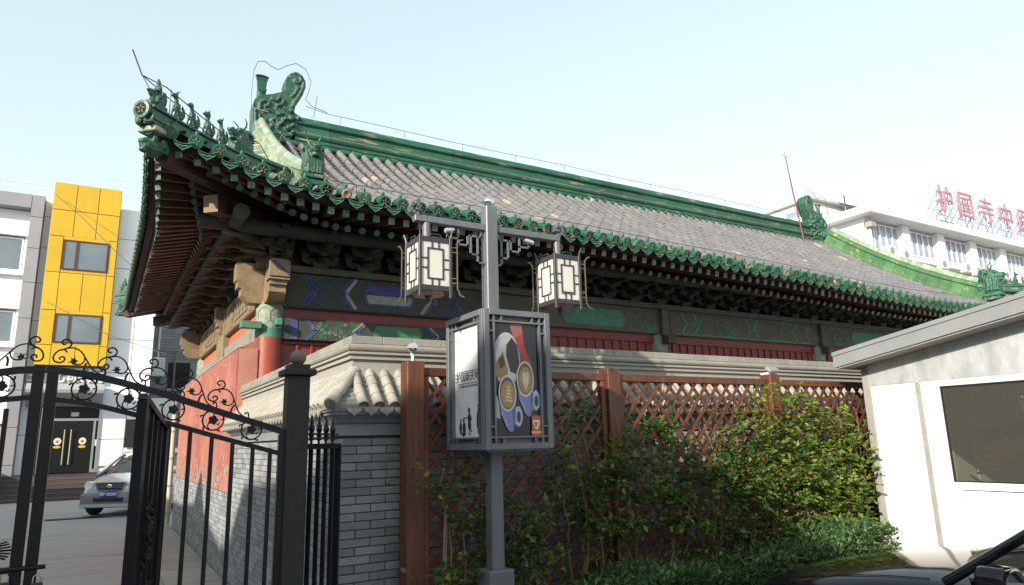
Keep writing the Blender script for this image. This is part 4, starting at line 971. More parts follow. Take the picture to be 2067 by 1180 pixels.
def rose(x, ztop, nst, ncl, spread, lab, wander=0.25, zlow=0.35, topbias=1.0):
    ncl = int(ncl*(0.95 if x < 5.5 else 0.85))
    t = thing('climbing_rose', lab, 'climbing rose', (x, 4.72, 0.1), 'climbing roses on the lattice fence')
    sm, fo = MB(), MB(); paths = []
    for k in range(nst):
        x0 = x+rl.uniform(-0.1, 0.1); zt = ztop*rl.uniform(0.75, 1.0); pts = []; dx = 0; y = rl.uniform(4.68, 4.82)
        for q in range(12):
            f_ = q/11; dx += rl.gauss(0, wander/7); pts.append((x0+dx+rl.uniform(-0.015, 0.015), y+rl.uniform(-0.02, 0.02)-0.05*math.sin(f_*3), 0.1+(zt-0.1)*f_))
        sm.tube(pts, [0.011-0.006*q/11 for q in range(12)], 5); paths.append(pts)
        for q in range(3):   # side shoots
            i = rl.randint(4, 10); p = Vector(pts[i]); e = p+Vector((rl.gauss(0, 0.2), rl.uniform(-0.18, 0.02), rl.uniform(0.02, 0.3)))
            sm.tube([p, p.lerp(e, 0.5)+Vector((0, 0, 0.03)), e], [0.004, 0.003, 0.002], 4); paths.append([tuple(p.lerp(e, u/6)) for u in range(7)])
    anchors = []
    for k in range(max(8, ncl//11)):
        pth = rl.choice(paths); i = int(len(pth)*rl.random()**(1/topbias)); anchors.append(Vector(pth[min(i, len(pth)-1)])+Vector((rl.gauss(0, spread), rl.gauss(-0.02, 0.04), rl.gauss(0, spread*0.6))))
    for k in range(ncl):
        pth = rl.choice(paths); i = int(len(pth)*rl.random()**(1/topbias)); p = Vector(pth[min(i, len(pth)-1)])
        if p.z < zlow and rl.random() < 0.75: continue
        c = p+Vector((rl.gauss(0, spread), rl.gauss(-0.02, spread*0.4), rl.gauss(0, spread*0.7)))
        if rl.random() < 0.5: c = rl.choice(anchors)+Vector((rl.gauss(0, 0.045), rl.gauss(0, 0.03), rl.gauss(0, 0.04)))
        if c.y > 4.86: c.y = 4.86
        if c.x > 7.02: c.x = 6.98-rl.random()*0.1; c.y = max(c.y, 4.68)
        ax = rdir(0.2); ax.y -= 0.5; ax.normalize(); side = ax.cross(Vector((0, 0, 1)))
        if side.length < 0.1: side = Vector((1, 0, 0))
        side.normalize(); nn = rdir(1.3); nn.y -= 0.6
        L = rl.choice((0.03, 0.04, 0.05, 0.062))*rl.uniform(0.85, 1.15)
        leaf(fo, c+ax*L*0.9, ax, nn, L*1.1, L*0.7)
        for s in (-1, 1):
            leaf(fo, c+ax*L*0.5, ax*0.5+side*s, nn, L*0.95, L*0.62)
            if rl.random() < 0.7: leaf(fo, c-ax*L*0.1, ax*0.35+side*s, nn, L*0.85, L*0.55)
    sm.build('stem', STEM, t, smooth=60); tag(fo.build('foliage', ROSE_SUN if x > 5.5 else ROSE, t, recalc=False), kind='stuff')
V = rose
V(2.22, 1.55, 3, 170, 0.07, 'leggy climbing rose right beside the first fence post', 0.12)
V(2.55, 1.45, 3, 150, 0.08, 'sparse low climbing rose behind the lamp post foot', 0.2)
V(3.0, 1.35, 3, 190, 0.09, 'short climbing rose just past the lamp post, behind the poster box', 0.25)
V(3.42, 2.02, 4, 330, 0.09, 'dark leafy climbing rose reaching the lattice top before the second fence post', 0.2, topbias=1.6)
V(3.82, 1.95, 3, 260, 0.08, 'climbing rose growing up against the second fence post', 0.12)
V(4.28, 2.08, 4, 380, 0.10, 'climbing rose with bushy top just past the second fence post', 0.25, topbias=1.9)
V(4.75, 1.95, 4, 330, 0.10, 'climbing rose with bare lower stems in the wide middle bay', 0.28, topbias=1.5)
V(5.2, 2.0, 4, 430, 0.11, 'climbing rose with russet young tips in the wide middle bay', 0.25, topbias=1.8)
V(5.65, 2.08, 4, 560, 0.11, 'sunlit bushy climbing rose left of the floodlight post', 0.25, topbias=1.7)
V(6.08, 2.1, 4, 650, 0.12, 'dense climbing rose hiding the foot of the floodlight post', 0.22, topbias=1.5)
V(6.5, 2.12, 5, 800, 0.13, 'dense yellow green climbing rose between floodlight post and booth', 0.25, topbias=1.3)
V(6.95, 2.08, 5, 800, 0.13, 'dense climbing rose close against the booth corner', 0.2, topbias=1.2)
HG = thing('hedge', 'low clipped green hedge along the foot of the lattice fence', 'hedge', (4.8, 4.3, 0.1))
hm = MB()
def hedge_top(x): return 0.60+0.04*math.sin(x*2.3)+0.03*math.sin(x*5.1+1)+max(0, (x-3.3)*0.045)
for k in range(10500):
    x = rl.uniform(3.1, 6.62); zt = hedge_top(x); f_ = rl.random()
    if f_ < 0.6: y, z = rl.uniform(4.08, 4.66), zt+rl.gauss(0, 0.025)
    elif f_ < 0.95: y, z = 4.08+abs(rl.gauss(0, 0.03)), rl.uniform(0.25, zt)
    else: y, z = rl.uniform(4.05, 4.6), zt+abs(rl.gauss(0.02, 0.05))
    d_ = rdir(0.9); d_.y -= 0.35; leaf(hm, (x, y, z), d_, rdir(1.5), rl.uniform(0.042, 0.075), rl.uniform(0.02, 0.032))
tag(hm.build('foliage', HEDGE, HG, recalc=False), kind='stuff')
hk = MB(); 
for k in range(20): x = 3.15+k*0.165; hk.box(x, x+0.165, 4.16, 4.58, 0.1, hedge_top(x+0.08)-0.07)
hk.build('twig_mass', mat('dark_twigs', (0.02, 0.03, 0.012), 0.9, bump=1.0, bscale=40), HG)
SK = MB(); SK.tube([(2.18, 4.78, 0.1), (2.215, 4.77, 0.7), (2.25, 4.8, 1.25)], [0.018, 0.016, 0.012], 7)
tag(SK.build('wooden_stake', mat('bleached_wood', (0.36, 0.29, 0.20), 0.8, col2=(0.28, 0.21, 0.14), scale=12, stretch=(4, 4, 0.5)), smooth=50), 'bleached bare wooden stake leaning on the lattice among the roses', 'stake')
# loose sprig on top of the fence
# ================================================================== lamp post
LP = thing('lamp_post', 'square grey steel lamp post with two arms and a polished ball on top', 'lamp post', (2.49, 4.5, 0))
px, py = 2.49, 4.5
MB().cbox(px-0.05, px+0.05, py-0.05, py+0.05, 0.8, 3.49, 0.008).build('pole', GREYSTEEL, LP)
MB().cbox(px-0.1, px+0.1, py-0.1, py+0.1, 0, 0.83, 0.012).build('pole_base', GREYSTEEL, LP)
MB().ell((px, py, 3.535), (0.042, 0.042, 0.042), 20, 12).build('ball_finial', CHROME, LP, smooth=80)
MB().lathe([(0.025, 3.49), (0.02, 3.50)], (px, py, 0), 12).build('finial_collar', GREYSTEEL, LP)
for s, xe in ((-1, 1.86), (1, 3.14)):
    x0 = px+s*0.05
    arm = MB().cbox(min(x0, xe), max(x0, xe), py-0.03, py+0.03, 3.285, 3.335, 0.005).build('arm', GREYSTEEL, LP)
    # curled end scroll standing on the arm tip
    c = [(xe+s*0.02-s*0.05*math.cos(R(a)), 3.385-0.05*math.sin(R(a))) for a in range(40, 270, 25)]
    c = [(xe-s*0.03, 3.335), (xe-s*0.005, 3.345), (xe+s*0.02, 3.36), (xe+s*0.03, 3.385), (xe+s*0.015, 3.412), (xe-s*0.012, 3.418), (xe-s*0.03, 3.40), (xe-s*0.025, 3.382), (xe-s*0.008, 3.380)]
    sc = MB().sweep([(-0.032, -0.012), (0.032, -0.012), (0.032, 0.012), (-0.032, 0.012)], [(a, py, b) for a, b in c], up=(0, 1, 0.0001))
    sc.v = []; sc.f = []; sc.m = []
    for (a, b), (a2, b2) in zip(c, c[1:]): sc.bar((a, py, b), (a2+(a2-a)*0.15, py, b2+(b2-b)*0.15), 0.022, 0.064, (0, 1, 0))
    sc.build('arm_scroll', GREYSTEEL, arm)
    xl = 1.96 if s < 0 else 3.12
    MB().lathe([(0.03, 3.15), (0.03, 3.285)], (xl, py, 0), 14).build('hanger', GREYSTEEL, arm, smooth=40)
    fr = MB()
    k = [(0.36, 3.275), (0.36, 3.20), (0.27, 3.20), (0.27, 3.155), (0.19, 3.155), (0.19, 3.235), (0.075, 3.235), (0.075, 3.275)]
    k2 = [(0.27, 3.275), (0.27, 3.20)]
    k3 = [(0.165, 3.235), (0.165, 3.09), (0.105, 3.09), (0.105, 3.235)]
    k4 = [(0.105, 3.09), (0.105, 3.03), (0.058, 3.03)]
    for kk in (k, k2, k3, k4):
        for (a, b), (a2, b2) in zip(kk, kk[1:]):
            dx, dz = a2-a, b2-b; e = 0.007/max(0.001, math.hypot(dx, dz))
            fr.bar((px+s*(a-dx*e), py, b-dz*e), (px+s*(a2+dx*e), py, b2+dz*e), 0.014, 0.014, (0, 1, 0) if False else ((0, 0, 1) if dz == 0 else (1, 0, 0)))
    fr.build('fretwork', GREYSTEEL, arm)
# lanterns
MILK = bpy.data.materials.new('milky_lamp_panel'); MILK.use_nodes = True
_t = MILK.node_tree; _b = _t.nodes['Principled BSDF']; _b.inputs['Base Color'].default_value = (0.86, 0.85, 0.80, 1); _b.inputs['Roughness'].default_value = 0.4
_tr = _t.nodes.new('ShaderNodeBsdfTranslucent'); _tr.inputs[0].default_value = (0.95, 0.93, 0.87, 1); _ms = _t.nodes.new('ShaderNodeMixShader'); _ms.inputs[0].default_value = 0.55
_t.links.new(_b.outputs[0], _ms.inputs[1]); _t.links.new(_tr.outputs[0], _ms.inputs[2]); _t.links.new(_ms.outputs[0], _t.nodes['Material Output'].inputs[0])
IRON = mat('dark_grey_lantern_iron', (0.022, 0.023, 0.026), 0.4, col2=(0.035, 0.035, 0.035), scale=20, bump=0.1)
BRONZE = mat('worn_bronze_rod', (0.20, 0.17, 0.12), 0.35, 0.7)
PINKP = mat('dusty_rose_plate', (0.34, 0.20, 0.17), 0.6)
def lantern(cx, label):
    t = thing('lantern', label, 'lantern', (cx, py, 2.73), 'lanterns hanging from the lamp post arms')
    w, dp, z0, z1 = 0.118, 0.128, 2.765, 3.13
    for (ax, s) in (('y', -1), ('x', -1), ('y', 1), ('x', 1)):
        hw = w if ax == 'y' else dp; off = dp if ax == 'y' else w
        if ax == 'y': M = T(cx, py+s*off, 0) @ (RZ(0) if s < 0 else RZ(math.pi))
        else: M = T(cx+s*off, py, 0) @ RZ(-math.pi/2 if s < 0 else math.pi/2)
        # local: x across, -y outwards
        f_ = MB(); hz = (z1-z0)/2; zc = (z0+z1)/2
        f_.box(-hw, hw, -0.008, 0.008, z0-0.012, z0+0.022); f_.box(-hw, hw, -0.008, 0.008, z1-0.022, z1+0.012)
        ix, iz = hw*0.46, hz*0.58; q = 0.009
        f_.box(-ix-q, -ix, -0.007, 0.007, zc-iz-q, zc+iz+q); f_.box(ix, ix+q, -0.007, 0.007, zc-iz-q, zc+iz+q)
        f_.box(-ix, ix, -0.007, 0.007, zc-iz-q, zc-iz); f_.box(-ix, ix, -0.007, 0.007, zc+iz, zc+iz+q)
        for u in (-1, 1):
            for zz in (zc-0.035, zc+0.035): f_.box(*sorted((u*(ix+q), u*(hw-0.012))), -0.006, 0.006, zz-q/2, zz+q/2)
            for xx in (-0.026, 0.026): f_.box(xx-q/2, xx+q/2, -0.006, 0.006, *sorted((zc+u*(iz+q), zc+u*(hz-0.018))))
        f_.tube([(-0.05, 0, z1+0.01), (-0.035, 0, z1+0.035), (0.035, 0, z1+0.035), (0.05, 0, z1+0.01)], 0.006, 5)
        f_.tube([(-0.03, 0, z1+0.016), (0.03, 0, z1+0.016)], 0.004, 5)
        f_.build('panel_frame', IRON, t, M)
        MB().box(-hw+0.005, hw-0.005, 0.0, 0.003, z0+0.01, z1-0.01).build('pane', MILK, t, M)
    for sx in (-1, 1):
        for sy in (-1, 1):
            x, y = cx+sx*w, py+sy*dp
            m = MB(); m.cbox(x-0.011, x+0.011, y-0.011, y+0.011, z0-0.055, z1+0.02, 0.002)
            m.tube([(x, y, z1+0.015), (x+sx*0.006, y+sy*0.006, z1+0.05), (x+sx*0.016, y+sy*0.016, z1+0.085)], [0.009, 0.007, 0.005], 5); m.build('corner_post', IRON, t)
    m = MB(); m.prism([(-w, -dp), (w, -dp), (w, dp), (-w, dp)], lambda a, b, d: (cx+a, py+b, d), z1-0.012, z1-0.004); m.lathe([(0.05, z1-0.004), (0.04, z1+0.02), (0.032, z1+0.03)], (cx, py, 0), 14); m.build('top_plate', IRON, t)
    m = MB(); m.lathe([(0.10, z0-0.022), (0.115, z0-0.012), (0.115, z0-0.004)], (cx, py, 0), 24); m.build('bottom_plate', PINKP, t, smooth=40)
    m = MB(); m.lathe([(0.004, z0-0.075), (0.016, z0-0.06), (0.012, z0-0.045), (0.03, z0-0.03), (0.03, z0-0.023)], (cx, py, 0), 12); m.build('drop_finial', IRON, t, smooth=50)
    # side rods
    for (dx, dy) in ((1, 0), (-1, 0)) if True else ():
        xo = cx+dx*(w+0.055) if dx > 0 else cx-w-0.02; yo = py-dp*0.9 if dx > 0 else py+dp+0.045
        if dx > 0: base = (cx+w, py-dp)
        else: base = (cx-w, py+dp)
        m = MB()
        out = Vector((1, -0.25, 0)).normalized() if dx > 0 else Vector((-0.35, 1, 0)).normalized()
        bp_ = Vector((base[0], base[1], 0)); r0 = bp_+out*0.05
        for zz in (z0+0.05, z0+0.085, z1-0.085, z1-0.05): m.tube([bp_+Vector((0, 0, zz)), r0+Vector((0, 0, zz))], 0.004, 5)
        m.tube([r0+out*0.045+Vector((0, 0, z1+0.012)), r0+out*0.025+Vector((0, 0, z1+0.01)), r0+Vector((0, 0, z1-0.025)), r0+Vector((0, 0, z0+0.01)), r0+out*0.02+Vector((0, 0, z0-0.03)), r0+out*0.05+Vector((0, 0, z0-0.045))], 0.006, 6)
        m.build('side_rod', BRONZE, t, smooth=60)
lantern(1.975, 'square white paned lantern hanging above the security camera')
lantern(3.125, 'square white paned lantern on the arm end towards the white booth')
for s, x in ((-1, 2.13), (1, 2.84)):
    t = thing('arm_spotlight', 'tiny silver spotlight under the arm beside the %s' % ('lantern over the security camera' if s < 0 else 'lantern nearer the booth'), 'spotlight', (x, py, 3.25), 'tiny spotlights under the lamp arms')
    M = T(x, py-0.03, 3.245) @ RZ(math.pi if s < 0 else 0) @ RY(R(12))
    MB().lathe([(0.010, -0.045), (0.016, -0.03), (0.019, 0.02), (0.017, 0.032)], n=12, ax='x').build('lamp_body', mat('worn_aluminium', (0.55, 0.55, 0.55), 0.35, 0.6), t, M, smooth=40)
    MB().tube([(x, py-0.03, 3.25), (x+(-s)*0.05, py-0.02, 3.23), (x-s*0.06, py-0.01, 3.285)], 0.004, 5).build('cable', DARKP, t)
# ================================================================== advertising box
AB = thing('advertising_box', 'grey framed square advertising box with coffee poster on the lamp post', 'advertising box', (px, py, 1.645))
X0, X1, Y0, Y1, Z0_, Z1_ = 2.262, 2.812, 4.2, 4.79, 1.645, 2.622
m = MB(); m.box(X0+0.03, X1-0.03, Y0+0.03, Y1-0.03, Z0_+0.01, Z1_-0.01); m.build('box_core', mat('dull_grey_backing', (0.12, 0.12, 0.13), 0.6), AB)
m = MB(); m.box(X0+0.02, X1-0.02, Y0+0.02, Y1-0.02, Z0_-0.012, Z0_-0.0005); m.build('bottom_plate', GREYSTEEL, AB)
def adface(M, hw):
    """local x across (left to right seen from outside), z up, -y outward, origin at face centre bottom"""
    f_ = MB(); h = Z1_-Z0_; e = 0.042
    f_.cbox(-hw, -hw+e, -0.012, 0.03, 0, h, 0.003); f_.cbox(hw-e, hw, -0.012, 0.03, 0, h, 0.003); f_.cbox(-hw+e, hw-e, -0.0125, 0.03, 0, e, 0.003); f_.cbox(-hw+e, hw-e, -0.0125, 0.03, h-e, h, 0.003)
    f_.build('face_frame', GREYSTEEL, AB, M)
    g_ = MB(); q = 0.012; ix = hw-e-0.048; iz0, iz1 = e+0.048, h-e-0.048
    for x in (-ix-q, ix): g_.box(x, x+q, -0.003, 0.028, e, h-e)
    for z in (iz0-q, iz1): g_.box(-hw+e, hw-e, -0.002, 0.028, z, z+q)
    for x in (-ix+0.05, ix-0.05-q): g_.box(x, x+q, -0.0025, 0.028, e, iz0-q); g_.box(x, x+q, -0.0025, 0.028, iz1+q, h-e)
    for z in (iz0+0.06, iz1-0.06-q): g_.box(-hw+e, -ix-q, -0.0025, 0.028, z, z+q); g_.box(ix+q, hw-e, -0.0025, 0.028, z, z+q)
    g_.build('face_lattice', GREYSTEEL, AB, M)
    return ix, iz0, iz1
def flat(name, poly, M, lay, col, parent, mname=None):
    mt = PM.get(col) or PM.setdefault(col, mat('print_%d' % len(PM), tuple(c*0.85 for c in col), 0.16, col2=tuple(c*0.65 for c in col), scale=9))
    return MB().prism(poly, lambda a, b, d: (a, -d, b), lay*0.0006, lay*0.0006+0.0005).build(name, mt, parent, M)
PM = {}
MF = T((X0+X1)/2, Y0, Z0_); ix, iz0, iz1 = adface(MF, (X1-X0)/2)
MFP = MF @ T(0, 0.022, 0)
pst = flat('poster', [(-ix, iz0), (ix, iz0), (ix, iz1), (-ix, iz1)], MFP, 0, (0.018, 0.017, 0.022), AB)
pw, ph = 2*ix, iz1-iz0
def uv(u, v): return (-ix+u*pw, iz1-v*ph)
def ell2(cu, cv, ru, rv, n=28, a0=0, a1=360): return [uv(cu+ru*math.cos(R(a0+(a1-a0)*k/n)), cv+rv*math.sin(R(a0+(a1-a0)*k/n))) for k in range(n)]
Fp = lambda poly, lay, col: flat('poster_print', poly, MFP, lay, col, pst)
Fp([uv(0.35, 0.003), uv(0.64, 0.003), uv(0.68, 0.2), uv(0.85, 0.37), uv(0.6, 0.38), uv(0.5, 0.2)], 1, (0.36, 0.03, 0.03))
Fp([uv(0.36, 0.003), uv(0.63, 0.003), uv(0.65, 0.09), uv(0.45, 0.14)], 2, (0.30, 0.10, 0.09))
Fp([p for p in ell2(0.28, 0.33, 0.30, 0.245) if p[0] > -ix+0.001], 3, (0.42, 0.44, 0.42))
Fp([p for p in ell2(0.29, 0.34, 0.25, 0.205) if p[0] > -ix+0.001], 4, (0.55, 0.56, 0.53))
Fp([uv(0.28, 0.2), uv(0.4, 0.13), uv(0.53, 0.2), uv(0.56, 0.36), uv(0.48, 0.46), uv(0.36, 0.44), uv(0.27, 0.3)], 5, (0.03, 0.02, 0.018))
Fp([uv(0.04, 0.36), uv(0.2, 0.26), uv(0.3, 0.42), uv(0.3, 0.48), uv(0.05, 0.5)], 6, (0.34, 0.20, 0.05))
Fp([uv(0.1, 0.33), uv(0.2, 0.29), uv(0.24, 0.38), uv(0.12, 0.42)], 7, (0.06, 0.03, 0.015))
Fp([uv(0.003, 0.62), uv(0.003, 0.84), uv(0.12, 0.85), uv(0.1, 0.7)], 3, (0.45, 0.46, 0.46))
for (cu, cv, bu, bv, hu, hv, L) in ((0.68, 0.50, 0.74, 0.82, 0.91, 0.69, 8), (0.27, 0.63, 0.33, 0.95, 0.50, 0.83, 14)):
    Fp(ell2(hu, hv, 0.095, 0.09), L, (0.42, 0.44, 0.66)); Fp(ell2(hu+0.01, hv+0.005, 0.045, 0.05), L+1, (0.03, 0.03, 0.05))
    body = [uv(cu-0.185, cv+0.03), uv(cu-0.15, cv+0.18), uv(bu-0.09, bv-0.02), uv(bu-0.03, bv+0.012), uv(bu+0.04, bv+0.01), uv(bu+0.10, bv-0.05), uv(cu+0.17, cv+0.16), uv(cu+0.19, cv+0.03)]
    Fp(body, L+2, (0.20, 0.22, 0.50)); Fp(ell2(cu, cv, 0.195, 0.16), L+3, (0.60, 0.58, 0.62)); Fp(ell2(cu, cv, 0.17, 0.143), L+4, (0.28, 0.15, 0.055)); Fp(ell2(cu, cv+0.005, 0.14, 0.118), L+5, (0.40, 0.24, 0.10))
    Fp(ell2(cu, cv, 0.165, 0.138, 16, 190, 330)+ell2(cu, cv+0.012, 0.15, 0.122, 16, 330, 190), L+5, (0.16, 0.08, 0.03))
    Fp([uv(cu+0.10, cv+0.155), uv(cu+0.18, cv+0.06), uv(cu+0.165, cv+0.17), uv(bu+0.09, bv-0.05), uv(bu+0.035, bv+0.005), uv(bu+0.05, bv-0.08)], L+2.5, (0.10, 0.11, 0.28))
    Fp([uv(cu-0.165, cv+0.10), uv(cu-0.125, cv+0.145), uv(bu-0.06, bv-0.05), uv(bu-0.085, bv-0.03)], L+2.5, (0.32, 0.34, 0.60))
Fp([uv(0.69, 0.60), uv(0.62, 0.53), uv(0.61, 0.46), uv(0.65, 0.43), uv(0.69, 0.455), uv(0.735, 0.43), uv(0.765, 0.46), uv(0.75, 0.53)], 14, (0.62, 0.56, 0.40))
for k in range(5):
    v = 0.56+k*0.03; w_ = 0.035+0.012*k
    Fp([uv(0.29-0.01*k, v), uv(0.29-w_, v+0.015), uv(0.285-w_*0.8, v+0.03), uv(0.285-0.01*k, v+0.016), uv(0.285+w_*0.8, v+0.03), uv(0.29+w_, v+0.015)], 20, (0.62, 0.55, 0.38))
for (cu, cv) in ((0.78, 0.73), (0.24, 0.85)): Fp([uv(cu, cv), uv(cu+0.06, cv-0.02), uv(cu+0.09, cv+0.03), uv(cu+0.03, cv+0.05)], 17 if cu < .5 else 11, (0.30, 0.20, 0.12))
Fp([uv(0.79, 0.825), uv(0.998, 0.825), uv(0.998, 0.998), uv(0.79, 0.998)], 21, (0.52, 0.12, 0.02))
cup = [uv(0.815, 0.865), uv(0.97, 0.865), uv(0.97, 0.895), uv(0.955, 0.91), uv(0.94, 0.912), uv(0.925, 0.935), uv(0.895, 0.945), uv(0.86, 0.935), uv(0.83, 0.905)]
Fp(cup, 22, (0.75, 0.75, 0.8)); Fp([uv(0.845, 0.88), uv(0.915, 0.88), uv(0.91, 0.91), uv(0.88, 0.928), uv(0.85, 0.905)], 23, (0.52, 0.12, 0.02)); Fp([uv(0.94, 0.878), uv(0.957, 0.878), uv(0.955, 0.895), uv(0.942, 0.9)], 23, (0.40, 0.06, 0.015))
tw = mat('print_white', (0.75, 0.74, 0.68), 0.5)
p0 = uv(0.893, 0.972); mk('poster_lettering', text_mesh('BEAN BEAR', 0.0165, 0.0004, tw, bold=0.0003), pst, MFP @ T(p0[0], -0.0145, p0[1]) @ RX(math.pi/2))
# side face with white poster
ML = T(X0, (Y0+Y1)/2, Z0_) @ RZ(-math.pi/2); ix, iz0, iz1 = adface(ML, (Y1-Y0)/2)
MLP = ML @ T(0, 0.022, 0)
pst2 = flat('poster', [(-ix, iz0), (ix, iz0), (ix, iz1), (-ix, iz1)], MLP, 0, (0.70, 0.74, 0.76), AB)
pw, ph = 2*ix, iz1-iz0
INK = (0.05, 0.045, 0.05)
Fl = lambda poly, lay=1, col=INK: flat('poster_print', poly, MLP, lay, col, pst2)
def rct(u0, u1, v0, v1): return [uv(u0, v0), uv(u1, v0), uv(u1, v1), uv(u0, v1)]
for r_ in ((0.08, 0.93, 0.405, 0.411), (0.08, 0.93, 0.515, 0.521), (0.08, 0.095, 0.411, 0.515), (0.915, 0.93, 0.411, 0.515)): Fl(rct(*r_))
for k in range(3):
    for u in (0.015, 0.945): Fl(rct(u, u+0.045, 0.42+k*0.033, 0.432+k*0.033))
inkm = mat('print_ink', INK, 0.5); inkg = mat('print_grey', (0.45, 0.42, 0.42), 0.5)
p0 = uv(0.505, 0.463); mk('poster_lettering', text_mesh('护国新天地', 0.072, 0.0006, inkm, bold=0.0008), pst2, MLP @ T(p0[0], -0.0012, p0[1]) @ RX(math.pi/2))
p0 = uv(0.505, 0.545); mk('poster_lettering', text_mesh('一个有护国寺的文化休闲商业街区', 0.0225, 0.0006, inkm), pst2, MLP @ T(p0[0], -0.0012, p0[1]) @ RX(math.pi/2))
for k, ch in enumerate('護国寺'):
    p0 = uv(0.12, 0.11+k*0.085); mk('poster_lettering', text_mesh(ch, 0.06, 0.0006, inkg), pst2, MLP @ T(p0[0], -0.0012, p0[1]) @ RX(math.pi/2))
for k in range(6): Fl(rct(0.235, 0.25, 0.09+k*0.035, 0.11+k*0.035), 1, (0.45, 0.42, 0.42))
def sil(pts): Fl([uv(*p) for p in pts])
sil([(0.865, 0.715), (0.895, 0.712), (0.91, 0.735), (0.905, 0.755), (0.945, 0.77), (0.96, 0.81), (0.99, 0.80), (0.985, 0.815), (0.95, 0.84), (0.935, 0.88), (0.935, 0.955), (0.95, 0.965), (0.945, 0.975), (0.86, 0.97), (0.85, 0.92), (0.83, 0.915), (0.825, 0.83), (0.845, 0.775), (0.87, 0.757), (0.862, 0.735)])
sil([(0.48, 0.76), (0.53, 0.735), (0.57, 0.74), (0.60, 0.765), (0.575, 0.768), (0.58, 0.79), (0.62, 0.81), (0.645, 0.85), (0.60, 0.86), (0.62, 0.91), (0.60, 0.925), (0.635, 0.94), (0.66, 0.945), (0.655, 0.955), (0.615, 0.953), (0.575, 0.93), (0.56, 0.955), (0.60, 0.97), (0.58, 0.985), (0.54, 0.98), (0.535, 0.93), (0.49, 0.91), (0.50, 0.86), (0.49, 0.835), (0.35, 0.83), (0.35, 0.824), (0.48, 0.82), (0.52, 0.79), (0.51, 0.768)])
sil([(0.30, 0.835), (0.34, 0.82), (0.37, 0.84), (0.36, 0.865), (0.40, 0.885), (0.41, 0.94), (0.39, 0.955), (0.43, 0.965), (0.36, 0.99), (0.30, 0.995), (0.24, 0.97), (0.29, 0.95), (0.28, 0.89), (0.31, 0.87)])
sil([(0.19, 0.84), (0.225, 0.83), (0.245, 0.85), (0.24, 0.87), (0.26, 0.90), (0.25, 0.955), (0.20, 0.985), (0.18, 0.95), (0.15, 0.92), (0.17, 0.88), (0.195, 0.865)])
for s in (1, 2):   # plain faces away from the lens
    M = (T((X0+X1)/2, Y1, Z0_) @ RZ(math.pi)) if s == 1 else (T(X1, (Y0+Y1)/2, Z0_) @ RZ(math.pi/2))
    ix, iz0, iz1 = adface(M, (X1-X0)/2 if s == 1 else (Y1-Y0)/2)
    flat('poster', [(-ix, iz0), (ix, iz0), (ix, iz1), (-ix, iz1)], M @ T(0, 0.022, 0), 0, (0.70, 0.74, 0.76), AB)
# ================================================================== gate
def cat(pts, n=5):
    """smooth curve through points"""
    P_ = [Vector((p[0], p[1], 0)) for p in pts]; out = []
    for i in range(len(P_)-1):
        a, b, c, d = P_[max(i-1, 0)], P_[i], P_[i+1], P_[min(i+2, len(P_)-1)]
        for k in range(n):
            t = k/n; out.append(0.5*((2*b)+(c-a)*t+(2*a-5*b+4*c-d)*t*t+(3*b-a-3*c+d)*t**3))
    out.append(P_[-1]); return [(p.x, p.y) for p in out]
GY = 4.4
gt = [(-0.62, 2.095), (-0.46, 2.135), (-0.36, 2.149), (-0.263, 2.152), (-0.116, 2.138), (0.05, 2.102), (0.326, 2.024), (0.622, 1.924), (0.937, 1.823), (1.0, 1.80)]
def gtop(x): return tab(gt, x)
RAIL = [(-0.02, -0.028), (0.02, -0.028), (0.02, 0.0), (-0.02, 0.0)]
def scroll_mesh():
    k = 0.00059
    cv = lambda p: [((x-670)*k, 0, (300-y)*k) for x, y in cat(p, 4)]
    m = MB()
    m.tube(cv([(740, 100), (718, 104), (704, 84), (720, 60), (752, 57), (778, 80), (775, 115), (745, 140), (700, 165), (675, 200), (670, 240), (690, 268), (730, 272), (756, 250), (755, 225), (735, 217), (718, 230), (724, 246)]), 0.0045, 5)
    m.tube(cv([(745, 140), (800, 122), (860, 140), (905, 185), (912, 225), (890, 260), (850, 268), (820, 262)]), 0.0042, 5)
    m.tube(cv([(905, 185), (950, 240), (1000, 295), (1060, 320), (1110, 322)]), 0.0042, 5)
    m.tube(cv([(1105, 318), (1100, 295), (1083, 275), (1062, 284), (1068, 300)]), 0.0045, 5)
    m.tube(cv([(700, 165), (735, 150), (765, 170)]), 0.0045, 5)
    m.tube(cv([(935, 240), (925, 275), (928, 325)]), 0.006, 5)
    m.prism([((x-670)*k, (300-y)*k) for x, y in [(790, 262), (812, 240), (805, 215), (825, 222), (838, 205), (845, 228), (866, 232), (850, 250), (858, 262), (825, 256)]], lambda a, b, d: (a, d, b), -0.004, 0.004)
    return m.mesh('scroll', BLACK, smooth=60)
sc_me = scroll_mesh()
